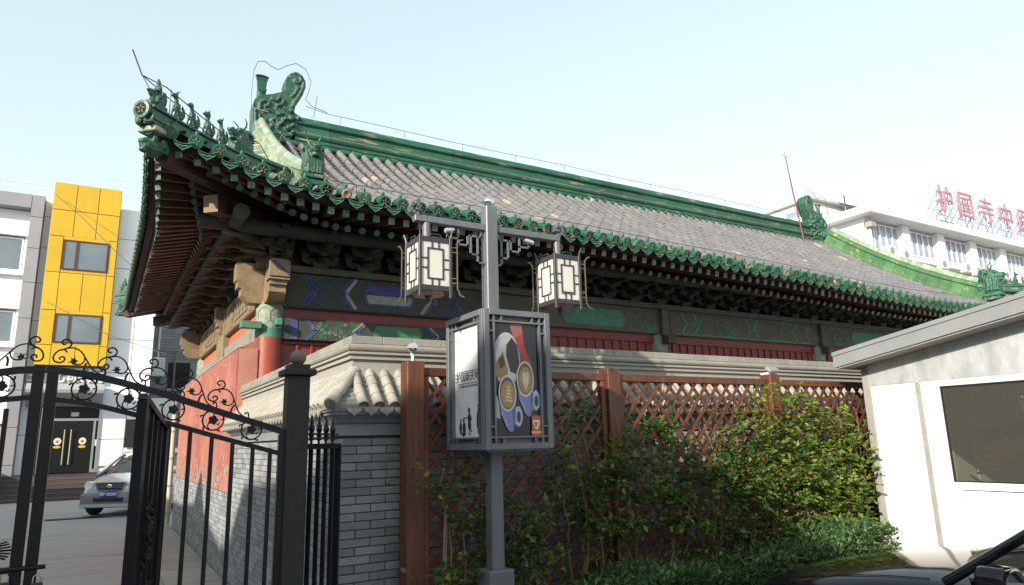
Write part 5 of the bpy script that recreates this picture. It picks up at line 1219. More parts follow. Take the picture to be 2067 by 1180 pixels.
def ros_mesh():
    m = MB(); r = 0.058
    m.tube([(r*math.cos(t*0.3307), 0, r*math.sin(t*0.3307)) for t in range(19)], 0.0048, 5, closed=True)
    fl_ = []
    for k in range(30): a = 2*math.pi*k/30; q = 0.021+0.007*abs(math.cos(2.5*a)); fl_.append((q*math.cos(a), q*math.sin(a)))
    m.prism(fl_, lambda a, b, d: (a, d, b), -0.007, 0.007)
    m.tube([(0.0, 0, 0.02), (0.005, 0, 0.04), (-0.01, 0, 0.058)], 0.004, 5); m.tube([(-0.02, 0, -0.01), (-0.03, 0, -0.035), (-0.015, 0, -0.055)], 0.004, 5); m.tube([(0.02, 0, -0.02), (0.03, 0, -0.03), (0.035, 0, -0.015)], 0.004, 5); m.tube([(0.04, 0, 0.0), (0.055, 0, 0.005)], 0.004, 5)
    for a in (30, 150, 215, 290):
        c, s = math.cos(R(a)), math.sin(R(a)); m.tube([(r*c, 0, r*s), (r*1.18*c-0.008*s, 0, r*1.18*s+0.008*c), (r*1.25*c-0.018*s, 0, r*1.25*s+0.018*c)], [0.004, 0.005, 0.006], 5)
    return m.mesh('rosette', BLACK, smooth=50)
ro_me = ros_mesh()
def low(x): return gtop(x)-0.158+0.03*max(0, x-0.3)
def rail(root, a, b, fn, n=10, nm='rail', h=0.03):
    pts = [(a+(b-a)*k/n, GY, fn(a+(b-a)*k/n)) for k in range(n+1)]
    MB().sweep([(-0.02, -h), (0.02, -h), (0.02, 0), (-0.02, 0)], pts).build(nm, BLACK, root)
G1 = thing('gate_leaf', 'black iron gate leaf with scrolls, hinged on the dark post with the ball', 'gate', (0.98, GY, 0), 'black iron gate leaves')
rail(G1, -0.262, 0.985, gtop, 14, h=0.035); rail(G1, -0.205, 0.955, low, 10, h=0.026)
for (a, b_, z) in ((-0.258, -0.206, 0), (0.945, 0.985, 0)): MB().cbox(a, b_, GY-0.022, GY+0.022, 0.06, gtop((a+b_)/2)-0.036, 0.003).build('stile', BLACK, G1)
MB().cbox(0.305, 0.355, GY-0.022, GY+0.022, 0.06, low(0.33)-0.028, 0.003).build('stile', BLACK, G1)
for x in (0.455, 0.571, 0.686, 0.80, 0.90): MB().cbox(x-0.011, x+0.011, GY-0.011, GY+0.011, 0.1, low(x)-0.026, 0.002).build('bar', BLACK, G1)
MB().cbox(0.36, 0.945, GY-0.018, GY+0.018, 0.12, 0.16, 0.003).build('rail', BLACK, G1)
for x in (-0.245, -0.04, 0.165, 0.345, 0.525):
    sl_ = math.atan2(gtop(x+0.2)-gtop(x), 0.2); mk('scroll', sc_me, G1, T(x, GY, gtop(x)+0.012) @ RY(-sl_))
for x, z in ((-0.085, 2.035), (0.13, 1.985), (0.358, 1.925), (0.572, 1.865), (0.787, 1.808)): mk('rosette', ro_me, G1, T(x, GY, z))
for z in (1.70, 1.2, 0.4): MB().cbox(0.98, 1.0, GY-0.014, GY+0.014, z, z+0.05, 0.003).build('hinge', BLACK, G1)
G2 = thing('gate_leaf', 'black iron gate leaf with bolt and padlock hasp meeting the other leaf', 'gate', (-0.3, GY, 0), 'black iron gate leaves')
rail(G2, -1.5, -0.268, lambda x: gtop(x) if x > -0.62 else gtop(-0.62)+(x+0.62)*0.3, 10, h=0.035); rail(G2, -1.5, -0.32, lambda x: (gtop(x) if x > -0.62 else gtop(-0.62)+(x+0.62)*0.3)-0.15, 10, h=0.026)
MB().cbox(-0.322, -0.27, GY-0.022, GY+0.022, 0.06, gtop(-0.3)-0.036, 0.003).build('stile', BLACK, G2)
for x in (-0.415, -0.53, -0.645, -0.76, -0.875): MB().cbox(x-0.011, x+0.011, GY-0.011, GY+0.011, 0.1, 1.93-max(0, -0.6-x)*0.3, 0.002).build('bar', BLACK, G2)
mk('scroll', sc_me, G2, T(-0.285, GY, gtop(-0.3)+0.012) @ SC(-1, 1, 1)); mk('scroll', sc_me, G2, T(-0.56, GY, gtop(-0.56)+0.012) @ SC(-1, 1, 1))
mk('rosette', ro_me, G2, T(-0.45, GY, 2.045)); mk('rosette', ro_me, G2, T(-0.68, GY, 2.0))
# leaf ornament and cross rail with slide bolt
m = MB()
for k in range(7):
    a = (k-3)*0.33; m.tube([(-0.40, GY-0.015, 1.235), (-0.40+0.03*math.cos(a), GY-0.015, 1.235+0.035*math.sin(a)), (-0.40+0.065*math.cos(a*0.8)+0.012, GY-0.015, 1.235+0.05*math.sin(a))], 0.005, 5)
m.tube([(-0.43, GY-0.015, 1.235), (-0.30, GY-0.015, 1.235)], 0.005, 5); m.build('leaf_ornament', BLACK, G2)
m = MB(); m.cbox(-1.5, -0.322, GY-0.018, GY+0.018, 1.125, 1.155, 0.003); m.build('rail', BLACK, G2)
m = MB(); m.tube([(-0.7, GY-0.035, 1.145), (-0.17, GY-0.035, 1.145)], 0.012, 8); m.build('slide_bolt', BLACK, G2, smooth=50)
BRASS = mat('tarnished_padlock', (0.06, 0.05, 0.04), 0.4, 0.6)
def padlock(x, z, label):
    t = thing('padlock', label, 'padlock', (x, GY-0.045, z-0.08), 'padlocks on the gate')
    MB().cbox(x-0.027, x+0.027, GY-0.06, GY-0.035, z-0.055, z, 0.004).build('lock_body', BRASS, t)
    MB().tube([(x-0.017, GY-0.047, z), (x-0.017, GY-0.047, z+0.025), (x-0.008, GY-0.047, z+0.037), (x+0.008, GY-0.047, z+0.037), (x+0.017, GY-0.047, z+0.025), (x+0.017, GY-0.047, z)], 0.0045, 6).build('shackle', CHROME, t, smooth=60)
    MB().ell((x, GY-0.061, z-0.03), (0.014, 0.002, 0.005)).build('maker_plate', mat('brass_plate', (0.45, 0.30, 0.06), 0.4, 0.6), t)
padlock(-0.20, 1.075, 'brass plated padlock with steel shackle hooked at the gate meeting stiles')
padlock(-0.335, 1.09, 'small dark padlock hanging under the slide bolt')
# wicket door standing open
h0, f0 = Vector((0.322, GY-0.03, 0)), Vector((0.175, 3.89, 0))
WD = thing('wicket_door', 'narrow black iron wicket door with leaf ornament standing open', 'gate', (0.322, GY-0.03, 0))
u = (f0-h0).normalized(); WL = (f0-h0).length
def wp(s, z): p = h0+u*s; return (p.x, p.y, z)
def wtop(s): return 1.835+0.145*s/WL
m = MB(); m.bar(wp(0, wtop(0)-0.015), wp(WL, wtop(WL)-0.015), 0.04, 0.03); m.build('rail', BLACK, WD)
for s in (0.02, WL-0.02): MB().bar(wp(s, 0.06), wp(s, wtop(s)-0.03), 0.045, 0.045, tuple(u)).build('stile', BLACK, WD)
for k in range(1, 5): s = WL*k/5; MB().bar(wp(s, 0.1), wp(s, wtop(s)-0.03), 0.022, 0.022, tuple(u)).build('bar', BLACK, WD)
MB().bar(wp(0.03, 1.03), wp(WL-0.03, 1.03), 0.03, 0.03).build('rail', BLACK, WD)
m = MB(); sd = u.cross(Vector((0, 0, 1)))
for q in range(26):
    a = q*0.6; s = WL*0.52+0.055*math.cos(a*1.7); z = 1.12+0.3*q/26; p = Vector(wp(s, z))-sd*0.015; p2 = p+u*(0.05*math.cos(a))+Vector((0, 0, 0.05+0.02*math.sin(a*3)))
    m.tube([p, p.lerp(p2, 0.5)-sd*0.012, p2], [0.007, 0.009, 0.004], 5)
tag(m.build('leaf_ornament', BLACK, WD), kind='stuff')
# post and short side panel
GP = thing('gate_post', 'dark square gate post topped with a stone ball', 'gate post', (1.05, 4.42, 0))
MB().cbox(0.983, 1.117, 4.36, 4.49, 0, 2.135, 0.008).build('shaft', GRANULAR, GP)
MB().cbox(0.952, 1.148, 4.33, 4.52, 2.135, 2.172, 0.005).build('cap', GRANULAR, GP); MB().cbox(0.985, 1.115, 4.36, 4.49, 2.172, 2.205, 0.005).build('cap', GRANULAR, GP)
MB().ell((1.05, 4.425, 2.25), (0.05, 0.05, 0.05), 24, 14).build('ball', mat('brown_stone_ball', (0.16, 0.115, 0.08), 0.7, col2=(0.11, 0.085, 0.065), scale=30, bump=0.2, bscale=90), GP, smooth=80)
SF = thing('railing_panel', 'short black spiked railing between gate post and brick wall corner', 'railing', (1.3, 4.8, 0))
pa, pb = Vector((1.125, 4.47, 0)), Vector((1.535, 5.12, 0)); L_ = (pb-pa).length; uu = (pb-pa).normalized()
def sp_(s, z): p = pa+uu*s; return (p.x, p.y, z)
MB().bar(sp_(0, 1.70), sp_(L_, 1.70), 0.035, 0.035).build('rail', BLACK, SF); MB().bar(sp_(0.03, 1.78), sp_(L_-0.03, 1.78), 0.012, 0.012).build('rail', BLACK, SF)
MB().bar(sp_(L_-0.02, 0), sp_(L_-0.02, 1.715), 0.04, 0.04, tuple(uu)).build('post', BLACK, SF)
spike = MB().lathe([(0.008, 0), (0.008, 0.02), (0.02, 0.03), (0.014, 0.045), (0.018, 0.055), (0.012, 0.07), (0.022, 0.095), (0.012, 0.13), (0.002, 0.185)], n=8).mesh('spike', BLACK, smooth=30)
for k in range(4):
    s = L_*(k+0.75)/4.8
    MB().bar(sp_(s, 0.1), sp_(s, 1.685), 0.024, 0.024, tuple(uu)).build('bar', BLACK, SF); mk('spike', spike, SF, T(*sp_(s, 1.715)))
MB().bar(sp_(0.0, 0.15), sp_(L_-0.04, 0.15), 0.03, 0.03).build('rail', BLACK, SF)
# ================================================================== white booth
WHITE = mat('white_painted_panel', (0.80, 0.80, 0.78), 0.45, col2=(0.72, 0.72, 0.70), scale=2, bump=0.05, bscale=20)
TRIM = mat('greyish_trim_strip', (0.30, 0.295, 0.27), 0.6, col2=(0.24, 0.235, 0.215), scale=8)
GALV = mat('galvanised_sheet', (0.52, 0.54, 0.55), 0.35, 0.6, col2=(0.68, 0.70, 0.71), scale=5, amt=0.5, bump=0.1, bscale=14, stretch=(1, 1.5, 0.6), rvar=0.2, col3=(0.46, 0.48, 0.49), scale3=7, thr3=(0.55, 0.68))
FASC = mat('pale_grey_fascia', (0.22, 0.235, 0.24), 0.5, col2=(0.185, 0.20, 0.205), scale=3)
TINT = glass_mat('tinted_window_glass', (0.15, 0.148, 0.135), 0.2, 0.04)
BT = thing('security_booth', 'white panelled security booth with sloping grey roof and tinted window', 'booth', (7.2, 4.6, 0))
BX = 7.2
MB().cbox(BX-0.012, BX+0.05, 4.52, 4.60, 0, 2.40, 0.004).build('corner_trim', TRIM, BT)
MB().cbox(BX, BX+0.05, 4.035, 4.519, 0, 2.185, 0.003).build('wall_panel', WHITE, BT)
MB().cbox(BX-0.01, BX+0.05, 3.985, 4.034, 0, 2.187, 0.003).build('panel_joint', TRIM, BT)
wy0, wy1, wz0, wz1 = 1.9, 3.795, 1.205, 2.125
MB().cbox(BX-0.004, BX+0.05, 3.80, 3.984, 0, 2.185, 0.003).build('wall_panel', WHITE, BT)
MB().cbox(BX-0.0045, BX+0.05, wy0, 3.799, 1.135, 1.204, 0.003).build('window_sill', WHITE, BT)
MB().cbox(BX-0.0045, BX+0.05, wy0, 3.799, 2.126, 2.185, 0.003).build('window_head', WHITE, BT)
MB().cbox(BX, BX+0.05, wy0, 3.72, 0.02, 1.125, 0.004).build('wall_panel', WHITE, BT); MB().cbox(BX, BX+0.05, 3.728, 3.799, 0.02, 1.132, 0.002).build('wall_panel', WHITE, BT)
MB().cbox(BX, BX+0.05, 0.4, wy0-0.002, 0, 2.185, 0.003).build('wall_panel', WHITE, BT)
w_ = MB(); w_.box(BX+0.012, BX+0.018, wy0, wy1, wz0, wz1); wn = w_.build('window_pane', TINT, BT)
m = MB(); q = 0.012
for (a, b_, c, d_) in ((wy0, wy1, wz0, wz0+q), (wy0, wy1, wz1-q, wz1), (wy0, wy0+q, wz0, wz1), (wy1-q, wy1, wz0, wz1)): m.box(BX+0.002, BX+0.03, a, b_, c, d_)
m.build('window_gasket', DARKP, wn)
def roofz(y): return 2.554+(4.7-y)*0.1595
gv = [(4.519, 2.187), (0.4, 2.187), (0.4, roofz(0.4)-0.17), (4.519, roofz(4.519)-0.17)]
MB().prism(gv, lambda a, b, d: (d, a, b), BX-0.006, BX+0.04).build('galvanised_band', GALV, BT)
# sloped roof with deep fascia
m = MB(); yA, yB, xA, xB = 4.72, 0.2, 6.9, 11.3
def slab(m, x0, x1, y0, y1, dz0, dz1, mi=0):
    m.add([(x, y, roofz(y)+dz) for dz in (dz0, dz1) for y in (y0, y1) for x in (x0, x1)], [(0, 2, 3, 1), (4, 5, 7, 6), (0, 1, 5, 4), (2, 6, 7, 3), (0, 4, 6, 2), (1, 3, 7, 5)], mi)
slab(m, xA, xB, yA, yB, -0.155, 0.0); m.build('roof', FASC, BT)
m = MB(); slab(m, xA+0.02, xB-0.02, yA-0.02, yB, -0.172, -0.156); m.build('roof_drip_edge', TRIM, BT)
m = MB(); slab(m, xA-0.012, xA-0.001, yA+0.01, yB, -0.03, 0.012); slab(m, xA-0.012, xB, yA+0.001, yA+0.012, -0.03, 0.012); m.build('roof_lip', FASC, BT)
for z in (1.95, 1.55): MB().tube([(BX-0.006, 3.94, z), (BX-0.006, 3.90, z)], 0.004, 5).build('bolt', GALV, BT)
# inside: panelled far wall, opposite window, desk line
INW = mat('booth_interior_panel', (0.55, 0.55, 0.52), 0.6, col2=(0.46, 0.46, 0.44), scale=2)
iw = MB(); iw.box(7.3, 10.25, 4.50, 4.56, 0, 2.5); iw.box(10.25, 11.1, 4.50, 4.56, 0, 1.2); iw.box(10.25, 11.1, 4.50, 4.56, 2.12, 2.5); IW = iw.build('inner_wall', INW, BT)
for x in (7.75, 8.1, 8.6, 9.1, 9.6): MB().box(x-0.008, x+0.008, 4.492, 4.499, 0.1, 2.4).build('joint_strip', WHITE, IW)
for x in (10.25, 11.02): MB().cbox(x, x+0.08, 4.46, 4.58, 1.2, 2.12, 0.004).build('inner_window_frame', WHITE, IW)
MB().box(11.1, 11.15, 0.4, 4.56, 0, 2.9).build('inner_wall', INW, BT); MB().box(BX+0.05, 11.1, 0.35, 0.4, 0, 2.9).build('inner_wall', INW, BT)
MB().box(BX+0.06, 11.1, 0.4, 4.5, 0.02, 0.06).build('floor_panel', INW, BT)
# dark hand-like shapes standing inside the window
HBR = mat('dark_brown_shape', (0.03, 0.022, 0.014), 0.4, col2=(0.06, 0.042, 0.024), scale=5, stretch=(1, 3, 1))
hd = MB()
def fing(pts, r): hd.tube([(8.3+p[2], p[0], p[1]) for p in pts], r, 8)
for k, (ty, tz) in enumerate(((4.02, 1.68), (4.0, 1.62), (3.95, 1.54))):
    fing([(ty, tz, 0.02*k), (ty-0.2, tz+0.02, 0.02*k), (3.55, 1.74-0.02*k, 0), (3.45, 1.82, 0)], [0.022, 0.028, 0.04, 0.05])
for k, (ty, tz) in enumerate(((4.18, 1.45), (4.15, 1.38), (4.12, 1.31), (4.16, 1.22))):
    fing([(ty, tz, 0.02*k), (ty-0.22, tz+0.035, 0.02*k), (3.75, 1.50-0.03*k, 0), (3.6, 1.56-0.02*k, 0), (3.4, 1.62, 0)], [0.022, 0.028, 0.036, 0.05, 0.07])
hd.ell((8.3, 3.42, 1.75), (0.09, 0.16, 0.16)); hd.ell((8.3, 3.3, 1.6), (0.09, 0.2, 0.12)); hd.tube([(8.3, 3.35, 1.62), (8.3, 3.2, 1.45), (8.3, 3.1, 1.2), (8.3, 3.05, 0.7), (8.3, 3.0, 0.06)], [0.09, 0.08, 0.09, 0.12, 0.2], 10)
HS = mk('hand_shapes', blob(hd, HBR, 0.02, 2)); tag(HS, 'dark brown hand shapes with long fingers behind the booth window', 'sculpture')
# ================================================================== cars
def loft(m, st, prof, mi=0):
    """st: (y, hw, ztop); prof(hw, zt) -> half list (x, z)"""
    rows_ = []
    for (y, hw, zt) in st:
        h = prof(hw, zt); full = h+[(-x, z) for x, z in reversed(h) if x > 1e-6]; rows_.append([(x, y, z) for x, z in full])
    n = len(rows_[0]); vs = [p for r in rows_ for p in r]
    fs = [(i*n+k, i*n+(k+1) % n, (i+1)*n+(k+1) % n, (i+1)*n+k) for i in range(len(rows_)-1) for k in range(n)]
    fs += [list(range(n)), [(len(rows_)-1)*n+k for k in range(n)]]
    m.add(vs, fs, mi)
def wheel(parent, M, r=0.32, wd=0.2):
    o = MB().lathe([(r*0.72, -wd/2), (r*0.94, -wd/2), (r, -wd*0.35), (r, wd*0.35), (r*0.94, wd/2), (r*0.72, wd/2)], n=28, ax='x').build('wheel', RUBBER, parent, M, smooth=40)
    k = MB(); k.lathe([(r*0.70, wd*0.30), (r*0.68, wd*0.42), (r*0.62, wd*0.36), (r*0.2, wd*0.30), (r*0.16, wd*0.42), (0.01, wd*0.42)], n=24, ax='x')
    for q in range(5):
        a = q*1.2566; k.bar((wd*0.36, r*0.15*math.cos(a), r*0.15*math.sin(a)), (wd*0.36, r*0.66*math.cos(a), r*0.66*math.sin(a)), 0.05, 0.05, (1, 0, 0))
    k.build('rim', ALLOY, o, M)
RUBBER = mat('tyre_rubber', (0.02, 0.02, 0.02), 0.8); ALLOY = mat('alloy_rim', (0.45, 0.46, 0.47), 0.3, 0.9)
CARGLASS = mat('car_glass', (0.015, 0.018, 0.02), 0.04, spec=0.8); CLEARP = mat('headlamp_lens', (0.55, 0.57, 0.58), 0.08, 0.3)
BLACKPAINT = mat('black_car_paint', (0.004, 0.005, 0.012), 0.05, spec=0.38, col2=(0.012, 0.011, 0.010), scale=14, rvar=0.07)
SILVER = mat('silver_car_paint', (0.46, 0.49, 0.54), 0.35, 0.35, coat=0.4)
GREYPL = mat('grey_bumper_plastic', (0.16, 0.165, 0.175), 0.5)
def bodyprof(hw, zt): return [(0, zt+0.045), (hw*0.35, zt+0.040), (hw*0.62, zt+0.022), (hw*0.80, zt-0.002), (hw*0.84, zt-0.018), (hw*0.90, zt-0.03), (hw*0.965, zt-0.09), (hw*0.99, zt-0.18), (hw, zt*0.62), (hw*0.985, 0.36), (hw*0.93, 0.24), (0, 0.22)]
def cabprof(hw, zt): return [(0, zt), (hw*0.45, zt-0.012), (hw*0.66, zt-0.035), (hw*0.74, zt-0.08), (hw*0.80, max(zt-0.25, 0.98)), (hw*0.86, 0.95), (0, 0.95)]
BC = thing('black_car', 'dusty black saloon car parked nose towards the hedge', 'car', (4.68, 1.5, 0))
Mb = T(4.66, 1.32, 0) @ RZ(R(2))
st = [(2.36, 0.42, 0.55), (2.32, 0.56, 0.62), (2.22, 0.68, 0.70), (2.05, 0.77, 0.77), (1.8, 0.83, 0.83), (1.5, 0.865, 0.885), (1.2, 0.885, 0.925), (0.95, 0.895, 0.945), (0.7, 0.90, 0.945), (-0.5, 0.91, 0.955), (-1.6, 0.90, 0.96), (-2.1, 0.86, 0.95), (-2.35, 0.74, 0.80), (-2.42, 0.6, 0.55)]
m = MB(); loft(m, st, bodyprof); m.build('body', BLACKPAINT, BC, Mb, smooth=35)
m = MB(); loft(m, [(0.62, 0.86, 0.97), (0.30, 0.90, 1.19), (0.05, 0.905, 1.34), (-0.22, 0.90, 1.44), (-0.5, 0.90, 1.48), (-1.0, 0.90, 1.45), (-1.5, 0.88, 1.32), (-2.0, 0.82, 1.0)], cabprof); m.build('cabin_glass', CARGLASS, BC, Mb, smooth=50)
for s in (-1, 1):
    m = MB(); m.sweep([(0.034*math.cos(R(a)), 0.026*math.sin(R(a))) for a in range(0, 360, 30)], [(s*0.81, 0.84, 0.935), (s*0.775, 0.45, 1.20), (s*0.71, 0.15, 1.355), (s*0.64, -0.15, 1.44), (s*0.60, -0.5, 1.475), (s*0.60, -1.0, 1.425), (s*0.66, -1.5, 1.29), (s*0.72, -2.0, 1.0)]); m.build('roof_pillar', BLACKPAINT, BC, Mb, smooth=50)
    m = MB(); m.bar((s*0.885, 0.45, 0.975), (s*0.865, -1.6, 0.985), 0.012, 0.035); m.build('window_trim', CHROME, BC, Mb)
    mb_ = MB(); mb_.prism([(0.90, 0.965), (1.09, 0.955), (1.135, 0.985), (1.135, 1.05), (1.10, 1.085), (0.95, 1.075), (0.90, 1.03)], lambda a, b, d: (s*a, d, b), 0.43, 0.55); mb_.box(min(s*0.86, s*0.98), max(s*0.86, s*0.98), 0.42, 0.50, 0.95, 0.985)
    o = mk('door_mirror', blob(mb_, BLACKPAINT, 0.011, 6), BC, Mb)
    MB().ell((s*1.015, 0.432, 1.02), (0.095, 0.006, 0.05), 20, 8).build('mirror_glass', CHROME, o, Mb, smooth=60)
m = MB(); pts = [(x, 0.68+0.24*(1-(x/0.78)**2), 0.962+0.040*(1-(x/0.78)**2)) for x in [-0.78+0.13*k for k in range(13)]]
m.sweep([(-0.05, -0.008), (0.05, -0.008), (0.05, 0.008), (-0.05, 0.008)], pts); m.build('wiper_cowl', DARKP, BC, Mb)
for x0 in (-0.6, 0.05):
    m = MB(); m.tube([(x0, 0.80, 1.01), (x0+0.3, 0.76, 1.035), (x0+0.55, 0.66, 1.04)], 0.008, 6); m.build('wiper', DARKP, BC, Mb)
for s in (-1, 1): # shut line between hood and wing
    m = MB(); m.tube([(s*0.845*hw/1.0, y, zt-0.013) for (y, hw, zt) in st[3:8]], 0.004, 4); m.build('bonnet_gap', DARKP, BC, Mb)
    MB().ell((s*0.52, 2.22, 0.60), (0.17, 0.1, 0.06), 14, 8).build('headlight', CLEARP, BC, Mb, smooth=60)
    for y in (1.45, -1.35): wheel(BC, Mb @ T(s*0.83, y, 0.32) @ (Matrix() if s > 0 else RZ(math.pi)))
# ---- silver people carrier in the lane
SV = thing('silver_car', 'silver people carrier with blue plate parked in the lane before the steps', 'car', (1.2, 24.0, 0))
Ms = T(1.62, 24.1, 0) @ RZ(R(149))
def bp2(hw, zt): return [(0, zt+0.05), (hw*0.5, zt+0.04), (hw*0.8, zt), (hw*0.92, zt-0.07), (hw*0.98, zt-0.18), (hw, zt*0.6), (hw*0.99, 0.36), (hw*0.94, 0.25), (0, 0.23)]
st2 = [(2.33, 0.60, 0.72), (2.29, 0.72, 0.80), (2.2, 0.80, 0.86), (2.0, 0.86, 0.93), (1.7, 0.89, 1.02), (1.4, 0.90, 1.08), (0.5, 0.91, 1.10), (-1.8, 0.91, 1.10), (-2.3, 0.86, 1.05)]
m = MB(); loft(m, st2, bp2); m.build('body', SILVER, SV, Ms, smooth=40)
def cp2(hw, zt): return [(0, zt), (hw*0.5, zt-0.01), (hw*0.74, zt-0.05), (hw*0.82, zt-0.14), (hw*0.88, max(zt-0.5, 1.1)), (hw*0.93, 1.06), (0, 1.06)]
m = MB(); loft(m, [(1.5, 0.90, 1.10), (1.1, 0.90, 1.36), (0.7, 0.9, 1.60), (0.4, 0.9, 1.68), (-1.9, 0.9, 1.74), (-2.25, 0.88, 1.6)], cp2); m.build('cabin_glass', CARGLASS, SV, Ms, smooth=50)
m = MB(); loft(m, [(0.62, 0.76, 1.672), (0.3, 0.78, 1.74), (-1.9, 0.78, 1.79), (-2.2, 0.76, 1.7)], lambda hw, zt: [(0, zt), (hw*0.7, zt-0.015), (hw*0.96, zt-0.06), (hw, zt-0.10), (0, zt-0.10)]); m.build('roof_panel', SILVER, SV, Ms, smooth=50)
for s in (-1, 1):
    m = MB(); m.sweep([(-0.05, -0.03), (0.05, -0.03), (0.05, 0.03), (-0.05, 0.03)], [(s*0.85, 1.52, 1.08), (s*0.79, 1.1, 1.33), (s*0.70, 0.66, 1.6), (s*0.68, 0.4, 1.68)]); m.build('roof_pillar', SILVER, SV, Ms)
    MB().prism([(0.47, 0.74), (0.50, 0.90), (0.72, 0.93), (0.82, 0.84), (0.80, 0.74)], lambda a, b, d: (s*a, d-(a-0.47)*0.55, b), 2.24, 2.36).build('headlight', CLEARP, SV, Ms)
    MB().lathe([(0.05, 2.31), (0.055, 2.37), (0.04, 2.375), (0.01, 2.36)], (s*0.66, 0, 0.44), 14, ax='y').build('fog_light', CLEARP, SV, Ms, smooth=40)
    for y in (1.55, -1.45): wheel(SV, Ms @ T(s*0.84, y, 0.33) @ (Matrix() if s > 0 else RZ(math.pi)), 0.33)
    mb_ = MB(); mb_.ell((s*1.03, 1.05, 1.17), (0.12, 0.06, 0.09)); mb_.build('door_mirror', SILVER, SV, Ms, smooth=60)
m = MB(); loft(m, [(2.40, 0.62, 0.58), (2.36, 0.78, 0.62), (2.2, 0.87, 0.64), (1.95, 0.905, 0.64)], lambda hw, zt: [(0, zt), (hw*0.9, zt), (hw, zt-0.06), (hw, 0.30), (hw*0.95, 0.24), (0, 0.24)]); m.build('bumper', GREYPL, SV, Ms, smooth=40)
m = MB(); loft(m, [(2.425, 0.62, 0.34), (2.38, 0.80, 0.34), (2.2, 0.89, 0.34)], lambda hw, zt: [(0, zt), (hw, zt), (hw, 0.26), (0, 0.26)]); m.build('bumper_strip', SILVER, SV, Ms)
MB().cbox(-0.4, 0.4, 2.395, 2.43, 0.40, 0.50, 0.01).build('air_intake', DARKP, SV, Ms)
gr = MB().prism([(-0.42, 0.90), (0.42, 0.90), (0.36, 0.70), (0.3, 0.67), (-0.3, 0.67), (-0.36, 0.70)], lambda a, b, d: (a, d-abs(a)*0.06, b), 2.30, 2.385).build('grille', CHROME, SV, Ms)
MB().prism([(-0.37, 0.875), (0.37, 0.875), (0.32, 0.715), (0.27, 0.70), (-0.27, 0.70), (-0.32, 0.715)], lambda a, b, d: (a, d-abs(a)*0.06, b), 2.386, 2.392).build('grille_opening', DARKP, gr, Ms)
for z in (0.75, 0.79, 0.83): MB().box(-0.34, 0.34, 2.386, 2.40, z, z+0.014).build('grille_bar', ALLOY, gr, Ms)
MB().ell((0, 2.40, 0.80), (0.075, 0.015, 0.05)).build('emblem', CHROME, gr, Ms, smooth=60)
pl = MB().cbox(-0.23, 0.23, 2.405, 2.425, 0.52, 0.66, 0.004).build('number_plate', mat('blue_plate', (0.01, 0.04, 0.42), 0.4), SV, Ms)
mk('plate_lettering', text_mesh('京P·32G63', 0.105, 0.001, mat('plate_white', (0.8, 0.8, 0.8), 0.5), bold=0.002), pl, Ms @ T(0, 2.4265, 0.59) @ RZ(math.pi) @ RX(math.pi/2))
for x0 in (-0.5, 0.15): MB().tube([(x0, 1.52, 1.12), (x0+0.25, 1.44, 1.17), (x0+0.5, 1.40, 1.18)], 0.012, 5).build('wiper', DARKP, SV, Ms)
MB().cbox(0.42, 0.52, 0.80, 0.82, 1.52, 1.56, 0.004).build('sticker', mat('green_sticker', (0.05, 0.4, 0.12), 0.5), SV, Ms @ T(0, 0.06, 0))
# ================================================================== yellow and white building
YEL = mat('yellow_cladding', (0.56, 0.36, 0.014), 0.45, col2=(0.49, 0.31, 0.012), scale=0.8, bump=0.03, bscale=4, obj_var=0.05, col3=(0.50, 0.34, 0.03), scale3=1.2, thr3=(0.62, 0.75))
WCL = mat('white_cladding', (0.80, 0.81, 0.84), 0.5, col2=(0.73, 0.74, 0.77), scale=0.6, obj_var=0.04, col3=(0.5, 0.5, 0.52), scale3=1.0, thr3=(0.64, 0.8))
GCL = mat('grey_cladding', (0.27, 0.27, 0.285), 0.5, col2=(0.23, 0.23, 0.245), scale=1, obj_var=0.05)
JOINT = mat('cladding_joint', (0.34, 0.30, 0.22), 0.8)
OGLASS = mat('office_glass', (0.10, 0.13, 0.15), 0.06, spec=0.8, col2=(0.16, 0.20, 0.22), scale=0.7)
DFRAME = mat('dark_red_window_frame', (0.07, 0.03, 0.025), 0.5)
DSTONE = mat('dark_polished_stone', (0.055, 0.045, 0.045), 0.35, col2=(0.09, 0.07, 0.065), scale=4, stretch=(0.3, 1, 6))
YB = thing('yellow_building', 'white clad building with projecting yellow bay over glass doors', 'building', (-1, 33, 0))
FY = 33.0
MB().box(-14, 1.7, FY+0.06, FY+14, 0, 11.9).build('building_core', JOINT, YB)
def panel(x0, x1, y0, z0, z1, mt, dp=0.05, nm='facade_panel'): return MB().cbox(x0+0.012, x1-0.012, y0, y0+dp, z0+0.012, z1-0.012, 0.005).build(nm, mt, YB)
def grid(xs, zs, y0, mt, skip=()):
    for i in range(len(xs)-1):
        for j in range(len(zs)-1):
            if (i, j) not in skip: panel(xs[i], xs[i+1], y0, zs[j], zs[j+1], mt)
